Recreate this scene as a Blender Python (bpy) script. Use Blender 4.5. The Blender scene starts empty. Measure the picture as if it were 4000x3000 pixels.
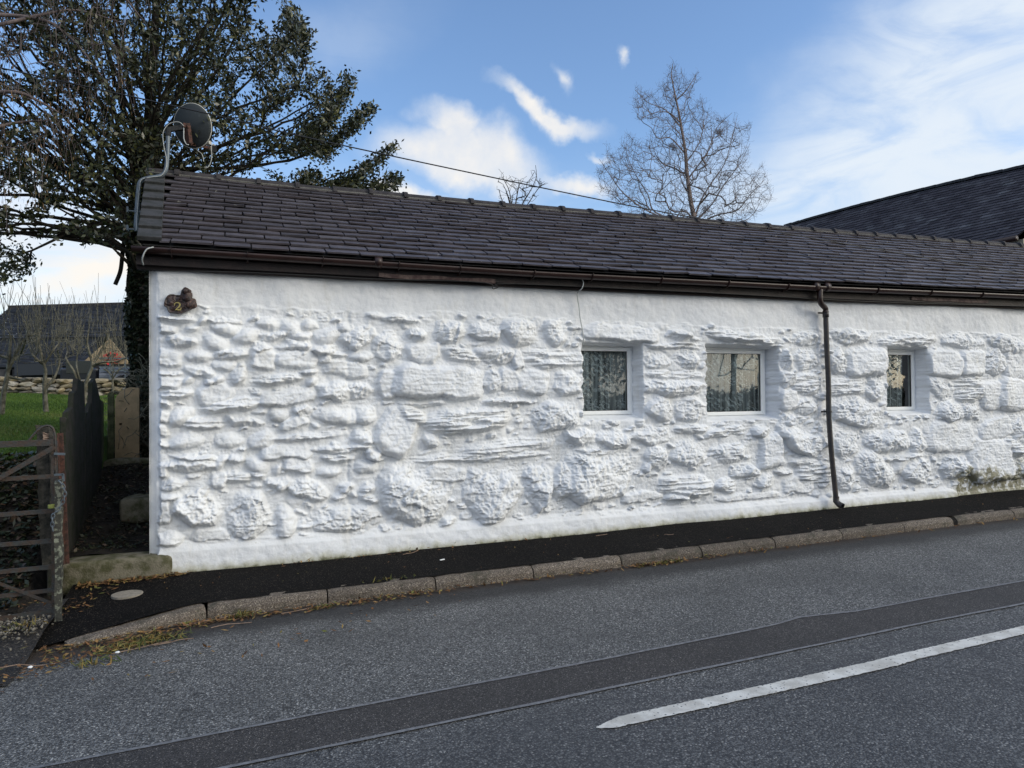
import bpy, math, random
import numpy as np
from mathutils import Vector, Matrix
sc = bpy.context.scene
COL = sc.collection
rng = np.random.default_rng(7); random.seed(7)
PI = math.pi

# ---------------------------------------------------------------- camera (solved from kerb joints, eaves, ridge, windows)
F, PITCH, ROLL, YAW, CZ = 2800.26, .015258, -.008914, .363509, 1.70
_cp, _sp = math.cos(PITCH), math.sin(PITCH)
FW = np.array([math.sin(YAW)*_cp, math.cos(YAW)*_cp, _sp]); _rt = np.array([math.cos(YAW), -math.sin(YAW), 0.]); _up = np.cross(_rt, FW)
RT = _rt*math.cos(ROLL)+_up*math.sin(ROLL); UP = -_rt*math.sin(ROLL)+_up*math.cos(ROLL)
CAM = np.array([0, 0, CZ])
cd = bpy.data.cameras.new('camera'); cam = bpy.data.objects.new('camera', cd); COL.objects.link(cam)
cam.matrix_world = Matrix([[RT[i], UP[i], -FW[i], CAM[i]] for i in range(3)]+[[0, 0, 0, 1]])
cd.sensor_width = 36; cd.lens = F/4000*36; cd.clip_end = 3000; cd.clip_start = .05
sc.camera = cam
def ray(x, y): return FW+RT*(x-2000)/F+UP*(1500-y)/F
def atY(x, y, Y):                      # point on the vertical plane Y (used to survey where things stand)
    d = ray(x, y); return CAM+d*Y/d[1]
def atZ(x, y, Z):
    d = ray(x, y); return CAM+d*(Z-CZ)/d[2]

# ---------------------------------------------------------------- world, sun, exposure
SUN_EL, SUN_DIR = math.radians(24), np.array([.80, -.60])
w = bpy.data.worlds.new('World'); sc.world = w; w.use_nodes = True
nt = w.node_tree; nt.nodes.clear()
def N(nt, t, **k):
    n = nt.nodes.new(t)
    for a, b in k.items():
        if a.startswith('i_'):
            key = a[2:]; key = int(key) if key.isdigit() else key.replace('_', ' ')
            n.inputs[key].default_value = b
        else: setattr(n, a, b)
    return n
def L(nt, a, b): nt.links.new(a, b)
def math_n(nt, op, a, b=None, clamp=False):
    n = nt.nodes.new('ShaderNodeMath'); n.operation = op; n.use_clamp = clamp
    for i, v in enumerate((a, b)):
        if v is None: continue
        if isinstance(v, (int, float)): n.inputs[i].default_value = v
        else: L(nt, v, n.inputs[i])
    return n.outputs[0]
def mixc(nt, f, a, b, mode='MIX'):
    n = nt.nodes.new('ShaderNodeMix'); n.data_type = 'RGBA'; n.blend_type = mode
    for s, v in ((n.inputs[0], f), (n.inputs[6], a), (n.inputs[7], b)):
        if isinstance(v, (int, float)): s.default_value = v
        elif isinstance(v, (tuple, list)): s.default_value = (*v[:3], 1)
        else: L(nt, v, s)
    return n.outputs[2]
def ramp(nt, v, a, b, smooth=True):
    n = nt.nodes.new('ShaderNodeMapRange'); n.interpolation_type = 'SMOOTHSTEP' if smooth else 'LINEAR'
    n.inputs[1].default_value = a; n.inputs[2].default_value = b; L(nt, v, n.inputs[0]); return n.outputs[0]
sky = N(nt, 'ShaderNodeTexSky', sky_type='NISHITA', sun_disc=False, sun_elevation=SUN_EL,
        sun_rotation=math.atan2(SUN_DIR[0], SUN_DIR[1]), air_density=1.0, dust_density=1.2, ozone_density=1.6)
geo = N(nt, 'ShaderNodeTexCoord')
D = geo.outputs['Generated']
def noise(nt, vec, scale, detail=4, rough=.55, dist=0., out='Fac'):
    n = N(nt, 'ShaderNodeTexNoise', i_Scale=scale, i_Detail=detail, i_Roughness=rough, i_Distortion=dist)
    if vec is not None: L(nt, vec, n.inputs['Vector'])
    return n.outputs[out]
wn = N(nt, 'ShaderNodeTexNoise', i_Scale=7, i_Detail=8, i_Roughness=.55); L(nt, D, wn.inputs['Vector'])
sub = N(nt, 'ShaderNodeVectorMath', operation='SUBTRACT'); L(nt, wn.outputs['Color'], sub.inputs[0]); sub.inputs[1].default_value = (.5, .5, .5)
scl = N(nt, 'ShaderNodeVectorMath', operation='SCALE'); L(nt, sub.outputs[0], scl.inputs[0]); scl.inputs[3].default_value = .13
wd = N(nt, 'ShaderNodeVectorMath', operation='ADD'); L(nt, D, wd.inputs[0]); L(nt, scl.outputs[0], wd.inputs[1])
def cloud(px, py, rx, ry, rot, soft=.9):
    c = ray(px, py); c = c/np.linalg.norm(c)
    a = _rt; b = np.cross(a, c); b = b/np.linalg.norm(b)
    if b[2] < 0: b = -b
    a = np.cross(b, -c); a = a/np.linalg.norm(a)
    if a@_rt < 0: a = -a
    r = math.radians(-rot); a2 = a*math.cos(r)+b*math.sin(r); b2 = np.cross(c, a2)
    if b2[2] < 0: b2 = -b2
    if np.cross(a2, b2)@c < 0: c3 = -c
    else: c3 = c
    M = Matrix([[a2[i], b2[i], c3[i]] for i in range(3)])
    m = N(nt, 'ShaderNodeMapping', vector_type='TEXTURE'); L(nt, wd.outputs[0], m.inputs[0])
    m.inputs[1].default_value = c; m.inputs[2].default_value = M.to_euler('XYZ'); m.inputs[3].default_value = (rx/F, ry/F, .35)
    ln = N(nt, 'ShaderNodeVectorMath', operation='LENGTH'); L(nt, m.outputs[0], ln.inputs[0])
    o = math_n(nt, 'SUBTRACT', 1.15, ln.outputs['Value'], True)
    return ramp(nt, o, 0, soft)
dens = None
for args in [(1840, 620, 380, 135, 12, .75), (1730, 500, 150, 90, 40, .8), (2130, 440, 270, 50, 20, .9), (2260, 700, 200, 50, 16, 1.0), (1620, 800, 420, 60, 3, .9), (300, 1100, 700, 130, -6, 1.0), (150, 820, 420, 110, 0, 1.3),
             (2170, 255, 70, 35, 60, 1.6), (2460, 275, 40, 25, 70, 1.6), (2360, 620, 60, 20, 20, 1.6)]:
    c = cloud(*args)
    dens = c if dens is None else math_n(nt, 'MAXIMUM', dens, c)
# thin streaky veil on the right and toward the horizon
veil = None
for args in [(3700, 560, 1150, 420, -22, .9), (3850, 100, 950, 420, -40, 1.1), (3300, 250, 330, 260, -60, 2.6), (150, 1150, 1300, 420, 0, .7), (1500, 1000, 2200, 420, 3, 1.9), (1300, 150, 500, 160, -20, 3.5)]:
    c = cloud(*args)
    veil = c if veil is None else math_n(nt, 'MAXIMUM', veil, c)
mp = N(nt, 'ShaderNodeMapping', i_Scale=(2.2, 2.2, 6.5)); mp.inputs[2].default_value = (0, .5, .3); L(nt, D, mp.inputs[0])
st = ramp(nt, noise(nt, mp.outputs[0], 2.6, 9, .6, .7), .24, .60)
veil2 = math_n(nt, 'MULTIPLY', veil, math_n(nt, 'ADD', math_n(nt, 'MULTIPLY', st, .62), .34))
fine = ramp(nt, noise(nt, D, 9, 7, .55), .3, .66)
densf = math_n(nt, 'MULTIPLY', dens, math_n(nt, 'ADD', math_n(nt, 'MULTIPLY', fine, .34), .66))
# clouds over the rest of the sky (behind the viewer): broken cover, brightest toward the low sun
sepd = N(nt, 'ShaderNodeSeparateXYZ'); L(nt, D, sepd.inputs[0])
back = ramp(nt, math_n(nt, 'SUBTRACT', math_n(nt, 'MULTIPLY', sepd.outputs[1], -1.), math_n(nt, 'MULTIPLY', sepd.outputs[0], .0)), -.1, .45)
bcl = math_n(nt, 'MULTIPLY', back, ramp(nt, noise(nt, D, 2.4, 7, .6), .28, .55))
sund = N(nt, 'ShaderNodeVectorMath', operation='DOT_PRODUCT'); L(nt, D, sund.inputs[0])
ce = math.cos(SUN_EL); sund.inputs[1].default_value = (SUN_DIR[0]*ce, SUN_DIR[1]*ce, math.sin(SUN_EL))
glow = ramp(nt, sund.outputs['Value'], .62, .99)
blue = mixc(nt, 1., sky.outputs[0], (.182, .205, .232), 'MULTIPLY')
cl = math_n(nt, 'MAXIMUM', densf, veil2)
warm = mixc(nt, densf, (.80, .88, .97), (1.0, .955, .89))
front = mixc(nt, cl, blue, warm)
elev = ramp(nt, sepd.outputs[2], .05, .65)
bcol = mixc(nt, glow, mixc(nt, elev, (.34, .385, .47), (1.02, 1.15, 1.40)), (3.0, 2.85, 2.4))
allc = mixc(nt, bcl, front, bcol)
bg = N(nt, 'ShaderNodeBackground', i_Strength=1.0); L(nt, allc, bg.inputs[0])
wo = N(nt, 'ShaderNodeOutputWorld'); L(nt, bg.outputs[0], wo.inputs[0])

sl = bpy.data.lights.new('sun', 'SUN'); sl.energy = .95; sl.angle = math.radians(12); sl.color = (1, .92, .82)
so = bpy.data.objects.new('sun', sl); COL.objects.link(so)
sd = Vector((SUN_DIR[0]*ce, SUN_DIR[1]*ce, math.sin(SUN_EL)))
so.rotation_euler = sd.to_track_quat('Z', 'Y').to_euler(); so.location = (10, -10, 10)
sc.view_settings.view_transform = 'Standard'; sc.view_settings.look = 'None'; sc.view_settings.exposure = 0.0; sc.view_settings.gamma = 1

# ---------------------------------------------------------------- materials
def mat(name, col, rough=.8, spec=.5, noise_s=None, amp=.25, col2=None, bump=0., bump_s=None, metal=0., coord='Object', detail=5, mask=(.35, .65), bdist=.01):
    m = bpy.data.materials.new(name); m.use_nodes = True; t = m.node_tree
    b = t.nodes['Principled BSDF']; b.inputs['Roughness'].default_value = rough; b.inputs['Metallic'].default_value = metal
    b.inputs['Specular IOR Level'].default_value = spec
    tc = N(t, 'ShaderNodeTexCoord')
    if noise_s:
        c2 = col2 or tuple(c*(1-amp*2) for c in col)
        nf = ramp(t, noise(t, tc.outputs[coord], noise_s, detail, .6), *mask)
        L(t, mixc(t, nf, col, c2), b.inputs['Base Color'])
    else: b.inputs['Base Color'].default_value = (*col, 1)
    if bump:
        bn = N(t, 'ShaderNodeBump', i_Strength=bump, i_Distance=bdist); L(t, noise(t, tc.outputs[coord], bump_s or 60, 4, .6), bn.inputs['Height'])
        L(t, bn.outputs[0], b.inputs['Normal'])
    return m
def attr_mat(name, cols, rough=.6, spec=.5, attr='rnd', noise_s=20, namp=.25, bump=.3, bump_s=60, spots=None, spot_s=30, spot_t=.7, bdist=.004):
    """colour picked per slate / stone / leaf from a random face value stored on the mesh"""
    m = bpy.data.materials.new(name); m.use_nodes = True; t = m.node_tree; b = t.nodes['Principled BSDF']
    b.inputs['Roughness'].default_value = rough; b.inputs['Specular IOR Level'].default_value = spec
    at = N(t, 'ShaderNodeAttribute', attribute_name=attr)
    cr = N(t, 'ShaderNodeValToRGB'); e = cr.color_ramp.elements
    e[0].color = (*cols[0], 1); e[1].color = (*cols[-1], 1)
    for i, c in enumerate(cols[1:-1]):
        x = e.new((i+1)/(len(cols)-1)); x.color = (*c, 1)
    L(t, at.outputs['Fac'], cr.inputs[0])
    tc = N(t, 'ShaderNodeTexCoord')
    c = cr.outputs[0]
    if noise_s:
        nf = noise(t, tc.outputs['Object'], noise_s, 5, .6)
        g = N(t, 'ShaderNodeMapRange'); L(t, nf, g.inputs[0]); g.inputs[1].default_value = .25; g.inputs[2].default_value = .75; g.inputs[3].default_value = 1-namp; g.inputs[4].default_value = 1+namp
        vm = N(t, 'ShaderNodeVectorMath', operation='SCALE'); L(t, c, vm.inputs[0]); L(t, g.outputs[0], vm.inputs[3]); c = vm.outputs[0]
    if spots:
        s1 = ramp(t, noise(t, tc.outputs['Object'], spot_s, 3, .5), spot_t, spot_t+.04)
        c = mixc(t, s1, c, spots)
    L(t, c, b.inputs['Base Color'])
    if bump:
        bn = N(t, 'ShaderNodeBump', i_Strength=bump, i_Distance=bdist); L(t, noise(t, tc.outputs['Object'], bump_s, 5, .6), bn.inputs['Height']); L(t, bn.outputs[0], b.inputs['Normal'])
    return m

# white painted wall
M = {}
def wall_paint():
    m = bpy.data.materials.new('white_masonry_paint'); m.use_nodes = True; t = m.node_tree; b = t.nodes['Principled BSDF']
    b.inputs['Roughness'].default_value = .62; b.inputs['Specular IOR Level'].default_value = .35
    tc = N(t, 'ShaderNodeTexCoord'); O = tc.outputs['Object']
    c = mixc(t, ramp(t, noise(t, O, 1.3, 5, .6), .35, .7), (.765, .78, .795), (.69, .71, .735))
    c = mixc(t, ramp(t, noise(t, O, 46, 4, .6), .66, .74), c, (.62, .62, .60))
    mpn = N(t, 'ShaderNodeMapping', i_Scale=(5, 5, .9)); L(t, O, mpn.inputs[0])
    c = mixc(t, math_n(t, 'MULTIPLY', ramp(t, noise(t, mpn.outputs[0], 1.6, 6, .62), .52, .72), .48), c, (.64, .635, .60))
    at = N(t, 'ShaderNodeAttribute', attribute_name='foot')       # height above the pavement: splashed dirt and algae at the foot
    dz = math_n(t, 'ADD', at.outputs['Fac'], math_n(t, 'MULTIPLY', math_n(t, 'SUBTRACT', noise(t, O, 9, 6, .65), .5), .14))
    c = mixc(t, ramp(t, dz, .11, -.02), c, (.36, .35, .24))
    c = mixc(t, ramp(t, dz, .032, -.02), c, (.06, .065, .03))
    at2 = N(t, 'ShaderNodeAttribute', attribute_name='bare')      # patch of unpainted, lichen covered stone
    c = mixc(t, math_n(t, 'MULTIPLY', at2.outputs['Fac'], ramp(t, noise(t, O, 14, 6, .6), .38, .52)), c, (.24, .23, .16))
    L(t, c, b.inputs['Base Color'])
    bn = N(t, 'ShaderNodeBump', i_Strength=.55, i_Distance=.006)
    h = math_n(t, 'ADD', noise(t, O, 55, 6, .62), math_n(t, 'MULTIPLY', noise(t, O, 14, 4, .6), 1.2)); L(t, h, bn.inputs['Height']); L(t, bn.outputs[0], b.inputs['Normal'])
    return m
M['wall'] = wall_paint()
def asphalt(name, c1, c2, c3, scale=150, mixdirt=False, bump=.6, rough=.75, spec=.4):
    m = bpy.data.materials.new(name); m.use_nodes = True; t = m.node_tree; b = t.nodes['Principled BSDF']
    b.inputs['Roughness'].default_value = rough; b.inputs['Specular IOR Level'].default_value = spec
    tc = N(t, 'ShaderNodeTexCoord'); O = tc.outputs['Object']
    v = N(t, 'ShaderNodeTexVoronoi', i_Scale=scale); L(t, O, v.inputs['Vector'])
    sep = N(t, 'ShaderNodeSeparateColor'); L(t, v.outputs['Color'], sep.inputs[0])
    chip = ramp(t, sep.outputs[0], .1, .9)
    c = mixc(t, chip, c1, c2)
    c = mixc(t, ramp(t, sep.outputs[1], .90, .97), c, c3)
    edge = ramp(t, v.outputs['Distance'], .35, .75)
    c = mixc(t, math_n(t, 'MULTIPLY', edge, .75), c, tuple(x*.25 for x in c1))
    big = ramp(t, noise(t, O, 1.1, 5, .6), .35, .7)
    c = mixc(t, math_n(t, 'MULTIPLY', big, .35), c, tuple(x*.55 for x in c1))
    if mixdirt:    # wheel-free edge of the road holds dark wet silt beside the kerb
        sp = N(t, 'ShaderNodeSeparateXYZ'); L(t, O, sp.inputs[0])
        d = math_n(t, 'ADD', sp.outputs[1], math_n(t, 'MULTIPLY', math_n(t, 'SUBTRACT', noise(t, O, 1.6, 6, .65), .5), .5))
        d2 = math_n(t, 'ADD', d, math_n(t, 'MULTIPLY', math_n(t, 'MINIMUM', sp.outputs[0], 0.), -.10))
        c = mixc(t, math_n(t, 'MULTIPLY', ramp(t, d2, 5.42, 5.78), .82), c, (.018, .017, .017))
        d3 = math_n(t, 'ADD', sp.outputs[1], math_n(t, 'MULTIPLY', math_n(t, 'SUBTRACT', noise(t, O, 4, 6, .7), .5), .32))
        d3 = math_n(t, 'ADD', d3, math_n(t, 'MULTIPLY', math_n(t, 'MINIMUM', math_n(t, 'SUBTRACT', sp.outputs[0], .3), 0.), -.28))
        c = mixc(t, math_n(t, 'MULTIPLY', ramp(t, d3, 5.86, 6.02), .85), c, (.040, .029, .021))
        ck = noise(t, O, .9, 7, .6, 0.); crk = math_n(t, 'ABSOLUTE', math_n(t, 'SUBTRACT', ck, .5)); c = mixc(t, math_n(t, 'MULTIPLY', ramp(t, crk, .0035, .0012), math_n(t, 'MULTIPLY', ramp(t, noise(t, O, .4, 2, .5), .52, .6), .7)), c, (.012, .012, .012))
        c = mixc(t, math_n(t, 'MULTIPLY', ramp(t, noise(t, O, .55, 5, .62), .55, .75), .4), c, (.03, .029, .029))
        # darker band around the centre line
        c = mixc(t, math_n(t, 'MULTIPLY', ramp(t, d, 3.75, 3.35), .38), c, (.035, .037, .045))
    L(t, c, b.inputs['Base Color'])
    bn = N(t, 'ShaderNodeBump', i_Strength=bump, i_Distance=.004)
    inv = math_n(t, 'SUBTRACT', 1., v.outputs['Distance']); L(t, math_n(t, 'ADD', inv, sep.outputs[2]), bn.inputs['Height']); L(t, bn.outputs[0], b.inputs['Normal'])
    return m
M['road'] = asphalt('chip_seal_road', (.072, .072, .071), (.235, .235, .226), (.46, .45, .42), 100, True, .9)
M['patch'] = asphalt('trench_asphalt', (.036, .033, .031), (.092, .084, .080), (.24, .22, .20), 150, False, .6)
M['pave'] = asphalt('pavement_asphalt', (.006, .0058, .0058), (.014, .0132, .013), (.09, .075, .06), 150, False, .6, .95, .08)
M['seal'] = mat('joint_sealant', (.20, .20, .205), .7, .5, 30, .2, bump=.3, bump_s=80)
M['kerb'] = asphalt('kerb_concrete', (.12, .095, .072), (.24, .20, .16), (.42, .36, .28), 130, False, .7)
t_ = M['kerb'].node_tree; b_k = t_.nodes['Principled BSDF']; oi = N(t_, 'ShaderNodeObjectInfo'); mr = N(t_, 'ShaderNodeMapRange'); L(t_, oi.outputs['Random'], mr.inputs[0]); mr.inputs[3].default_value = .72; mr.inputs[4].default_value = 1.15
tck = N(t_, 'ShaderNodeTexCoord'); src_k = b_k.inputs['Base Color'].links[0].from_socket; vk = N(t_, 'ShaderNodeVectorMath', operation='SCALE'); L(t_, src_k, vk.inputs[0]); L(t_, mr.outputs[0], vk.inputs[3])
L(t_, mixc(t_, math_n(t_, 'MULTIPLY', ramp(t_, noise(t_, tck.outputs['Object'], 7, 6, .65), .5, .68), .7), vk.outputs[0], (.035, .035, .022)), b_k.inputs['Base Color'])
def paintline():
    m = mat('road_paint', (.70, .68, .62), .6, .4, 9, .1, (.50, .475, .42), .5, 90)
    t = m.node_tree; b = t.nodes['Principled BSDF']; tc = N(t, 'ShaderNodeTexCoord')
    v = N(t, 'ShaderNodeTexVoronoi', i_Scale=34); L(t, tc.outputs['Object'], v.inputs['Vector'])
    hole = math_n(t, 'MAXIMUM', ramp(t, v.outputs['Distance'], .22, .13), ramp(t, noise(t, tc.outputs['Object'], 22, 7, .7), .64, .70))
    src = b.inputs['Base Color'].links[0].from_socket
    L(t, mixc(t, hole, src, (.10, .10, .10)), b.inputs['Base Color'])
    return m
M['line'] = paintline()
M['concrete'] = mat('mossy_concrete', (.17, .155, .115), .9, .3, 9, .2, (.07, .07, .035), .8, 70, mask=(.38, .62))
M['lidc'] = mat('drain_lid_concrete', (.30, .27, .22), .9, .3, 40, .15, bump=.5, bump_s=80)
M['slate'] = attr_mat('roof_slate', [(.040, .036, .041), (.068, .061, .069), (.088, .080, .090), (.060, .049, .053), (.118, .109, .116)], .5, .5, noise_s=9, namp=.35, bump=.6, bump_s=45, spots=(.30, .29, .26), spot_s=19, spot_t=.70)
M['slate2'] = attr_mat('dark_slate', [(.036, .031, .036), (.052, .046, .052), (.066, .060, .066), (.11, .105, .11)], .9, .1, noise_s=5, namp=.4, bump=.5, bump_s=30, spots=(.30, .30, .29), spot_s=7, spot_t=.74)
M['slate3'] = attr_mat('barn_slate', [(.020, .022, .028), (.035, .038, .046), (.05, .052, .06), (.03, .027, .027)], .6, .4, noise_s=1.4, namp=.5, bump=.4, bump_s=10, spots=(.22, .22, .20), spot_s=2.4, spot_t=.73)
M['ridge'] = mat('ridge_clay', (.055, .050, .052), .8, .3, 12, .3, (.028, .026, .028), .5, 60)
M['verge'] = mat('verge_stone', (.055, .055, .058), .8, .3, 8, .2, (.032, .034, .032), .6, 50)
M['mortar'] = mat('mortar', (.15, .145, .13), .9, .2, 20, .2, bump=.6, bump_s=40)
M['under'] = mat('roof_underlay', (.012, .012, .013), .9)
M['fascia'] = mat('fascia_paint', (.018, .011, .011), .6, .3, 6, .3, (.009, .007, .008), .5, 40)
M['fascia_w'] = mat('weathered_fascia', (.12, .09, .08), .8, .3, 14, .3, (.05, .03, .03), .6, 50)
M['gutter'] = mat('brown_gutter', (.030, .014, .012), .38, .4, 10, .15)
M['pipe'] = mat('downpipe_paint', (.022, .022, .024), .38, .5, 14, .3, (.045, .035, .032), .4, 40)
M['upvc'] = mat('white_upvc', (.80, .81, .80), .35, .5)
M['gasket'] = mat('rubber_gasket', (.010, .010, .011), .5)
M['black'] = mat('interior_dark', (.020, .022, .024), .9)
M['dishm'] = mat('dish_grey', (.034, .041, .044), .6, .3, 30, .2, (.05, .058, .062), mask=(.6, .7))
M['rust'] = mat('rusty_steel', (.10, .045, .034), .8, .3, 40, .3, (.04, .025, .02), .6, 80)
M['galv'] = mat('galvanised_steel', (.13, .16, .185), .42, .5, 12, .15, metal=.35)
M['cablew'] = mat('white_cable', (.42, .44, .43), .4)
M['cableb'] = mat('black_cable', (.010, .010, .011), .5)
M['lnb'] = mat('pale_plastic', (.55, .54, .48), .5)
M['plaque'] = mat('carved_brown_resin', (.050, .026, .022), .42, .5, 22, .3, (.014, .009, .010), .9, 45, mask=(.4, .6), bdist=.01)
M['plaque_hi'] = mat('carved_brown_relief', (.16, .085, .06), .45, .5, 60, .3, (.03, .017, .014), .9, 60, mask=(.35, .55))
M['gold'] = mat('gold_paint', (.30, .25, .08), .4, .5, 30, .1)
M['steel'] = mat('old_gate_steel', (.040, .043, .042), .6, .4, 22, .2, (.055, .035, .024), .5, 60)
M['lichen_post'] = mat('lichened_post', (.045, .045, .038), .9, .3, 26, .2, (.17, .18, .14), .8, 40, mask=(.5, .58))
M['wood'] = mat('weathered_wood', (.06, .055, .045), .9, .3, 16, .2, (.022, .022, .018), .8, 40)
M['palewood'] = mat('bare_wood', (.28, .20, .15), .8, .3, 22, .2, (.15, .10, .07))
M['slab'] = mat('slate_slab', (.034, .031, .028), .85, .2, 9, .3, (.018, .022, .013), .8, 35)
M['slab_g'] = mat('mossy_slab', (.10, .10, .055), .9, .3, 8, .3, (.03, .04, .015), .8, 30)
M['slab_t'] = mat('sunlit_slab', (.36, .26, .15), .9, .3, 6, .2, (.25, .19, .11), .7, 30)  # sunlight on the end slab is brightened into this tan
M['bark'] = mat('grey_bark', (.085, .075, .06), .95, .2, 12, .3, (.035, .03, .022), .8, 40)
M['bark_l'] = mat('orchard_bark', (.20, .185, .14), .95, .2, 9, .3, (.075, .07, .05), .6, 30)
M['bark_d'] = mat('dark_bark', (.036, .031, .025), .95, .2, 12, .3, (.022, .018, .012), .8, 30)
M['bark_b'] = mat('birch_twig_bark', (.19, .155, .15), .9, .2, 4, .2, (.11, .09, .09))
M['catkin'] = mat('dry_catkin', (.20, .125, .065), .9, .2)
M['holly'] = attr_mat('holly_leaf', [(.016, .020, .009), (.030, .036, .014), (.048, .054, .020), (.075, .078, .028), (.16, .155, .05)], .36, .5, noise_s=0, bump=0)
M['ivy'] = attr_mat('ivy_leaf', [(.010, .016, .008), (.02, .03, .012), (.035, .035, .015), (.09, .05, .03)], .5, .4, noise_s=0, bump=0)
M['litter'] = attr_mat('dead_leaves', [(.05, .025, .012), (.12, .06, .025), (.20, .10, .04), (.26, .16, .06), (.12, .13, .03)], .8, .3, noise_s=0, bump=0)
M['green'] = attr_mat('weed_leaf', [(.035, .055, .012), (.09, .10, .025), (.22, .17, .05), (.16, .10, .035)], .6, .3, noise_s=0, bump=0)
M['grassb'] = attr_mat('grass_blade', [(.036, .072, .010), (.06, .115, .015), (.095, .165, .025), (.15, .165, .045)], .7, .3, noise_s=0, bump=0)  # blade greens raised to hold the sunlight on the lawn
M['gravel'] = attr_mat('gravel', [(.03, .027, .024), (.07, .062, .05), (.12, .11, .085), (.22, .20, .17)], .85, .3, noise_s=0, bump=0)
M['drystone'] = attr_mat('lit_field_stone', [(.13, .12, .10), (.24, .20, .13), (.32, .26, .16), (.20, .19, .17), (.42, .38, .30)], .9, .3, noise_s=5, namp=.35, bump=.8, bump_s=12)
M['barnwall'] = mat('barn_stone', (.07, .07, .075), .9, .3, 2.5, .3, (.03, .03, .035), .6, 6)
M['tan'] = mat('sunlit_boards', (.42, .32, .19), .8, .3, 2, .1, (.33, .24, .14))  # tan stands for sunlight falling on the gable
M['red'] = mat('red_plastic', (.55, .015, .015), .35)
M['redp'] = mat('red_paint', (.62, .04, .035), .6)
M['vanb'] = mat('black_van_paint', (.010, .010, .013), .25, .5)
M['silver'] = mat('trailer_aluminium', (.16, .17, .19), .3, .5, 1.5, .3, (.05, .055, .065), metal=.4)
M['carp'] = mat('pale_car_paint', (.35, .42, .48), .3, .5)
M['glassd'] = mat('dark_car_glass', (.01, .012, .014), .08, .5)
M['render2'] = mat('beige_render', (.42, .37, .29), .9, .3, 5, .1)
M['earth'] = None
def lawn():
    m = bpy.data.materials.new('lawn_and_bank'); m.use_nodes = True; t = m.node_tree; b = t.nodes['Principled BSDF']
    b.inputs['Roughness'].default_value = .95; b.inputs['Specular IOR Level'].default_value = .2
    tc = N(t, 'ShaderNodeTexCoord'); O = tc.outputs['Object']
    g = mixc(t, ramp(t, noise(t, O, 2.2, 6, .65), .3, .7), (.058, .115, .016), (.11, .165, .032))  # sunlit look of the grass is put into these greens
    g = mixc(t, math_n(t, 'MULTIPLY', ramp(t, noise(t, O, .35, 4, .6), .4, .7), .6), g, (.04, .085, .012))
    g = mixc(t, ramp(t, noise(t, O, 14, 4, .6), .62, .75), g, (.05, .07, .02))
    e = mixc(t, ramp(t, noise(t, O, 22, 6, .7), .4, .65), (.010, .009, .008), (.034, .028, .022))
    sp = N(t, 'ShaderNodeSeparateXYZ'); L(t, O, sp.inputs[0])
    d = math_n(t, 'ADD', sp.outputs[1], math_n(t, 'MULTIPLY', math_n(t, 'SUBTRACT', noise(t, O, 1.5, 6, .65), .5), 1.0))
    L(t, mixc(t, ramp(t, d, 8.15, 8.9), e, g), b.inputs['Base Color'])
    bn = N(t, 'ShaderNodeBump', i_Strength=.9, i_Distance=.04); L(t, noise(t, O, 12, 6, .7), bn.inputs['Height']); L(t, bn.outputs[0], b.inputs['Normal'])
    return m
M['lawn'] = lawn()
M['path'] = mat('dark_earth_path', (.012, .011, .010), .95, .2, 14, .3, (.024, .020, .016), .9, 30, bdist=.02)
M['drive'] = asphalt('dirty_drive', (.02, .018, .016), (.05, .043, .036), (.16, .14, .11), 90, False, .8)
def glass():
    m = bpy.data.materials.new('window_glass'); m.use_nodes = True; t = m.node_tree; t.nodes.clear()
    o = N(t, 'ShaderNodeOutputMaterial'); fr = N(t, 'ShaderNodeFresnel', i_IOR=1.5)
    tr = N(t, 'ShaderNodeBsdfTransparent', i_Color=(.90, .95, .93, 1)); gl = N(t, 'ShaderNodeBsdfGlossy', i_Roughness=.0, i_Color=(1, 1, 1, 1))
    ms = N(t, 'ShaderNodeMixShader'); L(t, math_n(t, 'MULTIPLY', fr.outputs[0], 1.7, True), ms.inputs[0]); L(t, tr.outputs[0], ms.inputs[1]); L(t, gl.outputs[0], ms.inputs[2]); L(t, ms.outputs[0], o.inputs[0])
    return m
M['glass'] = glass()
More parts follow.
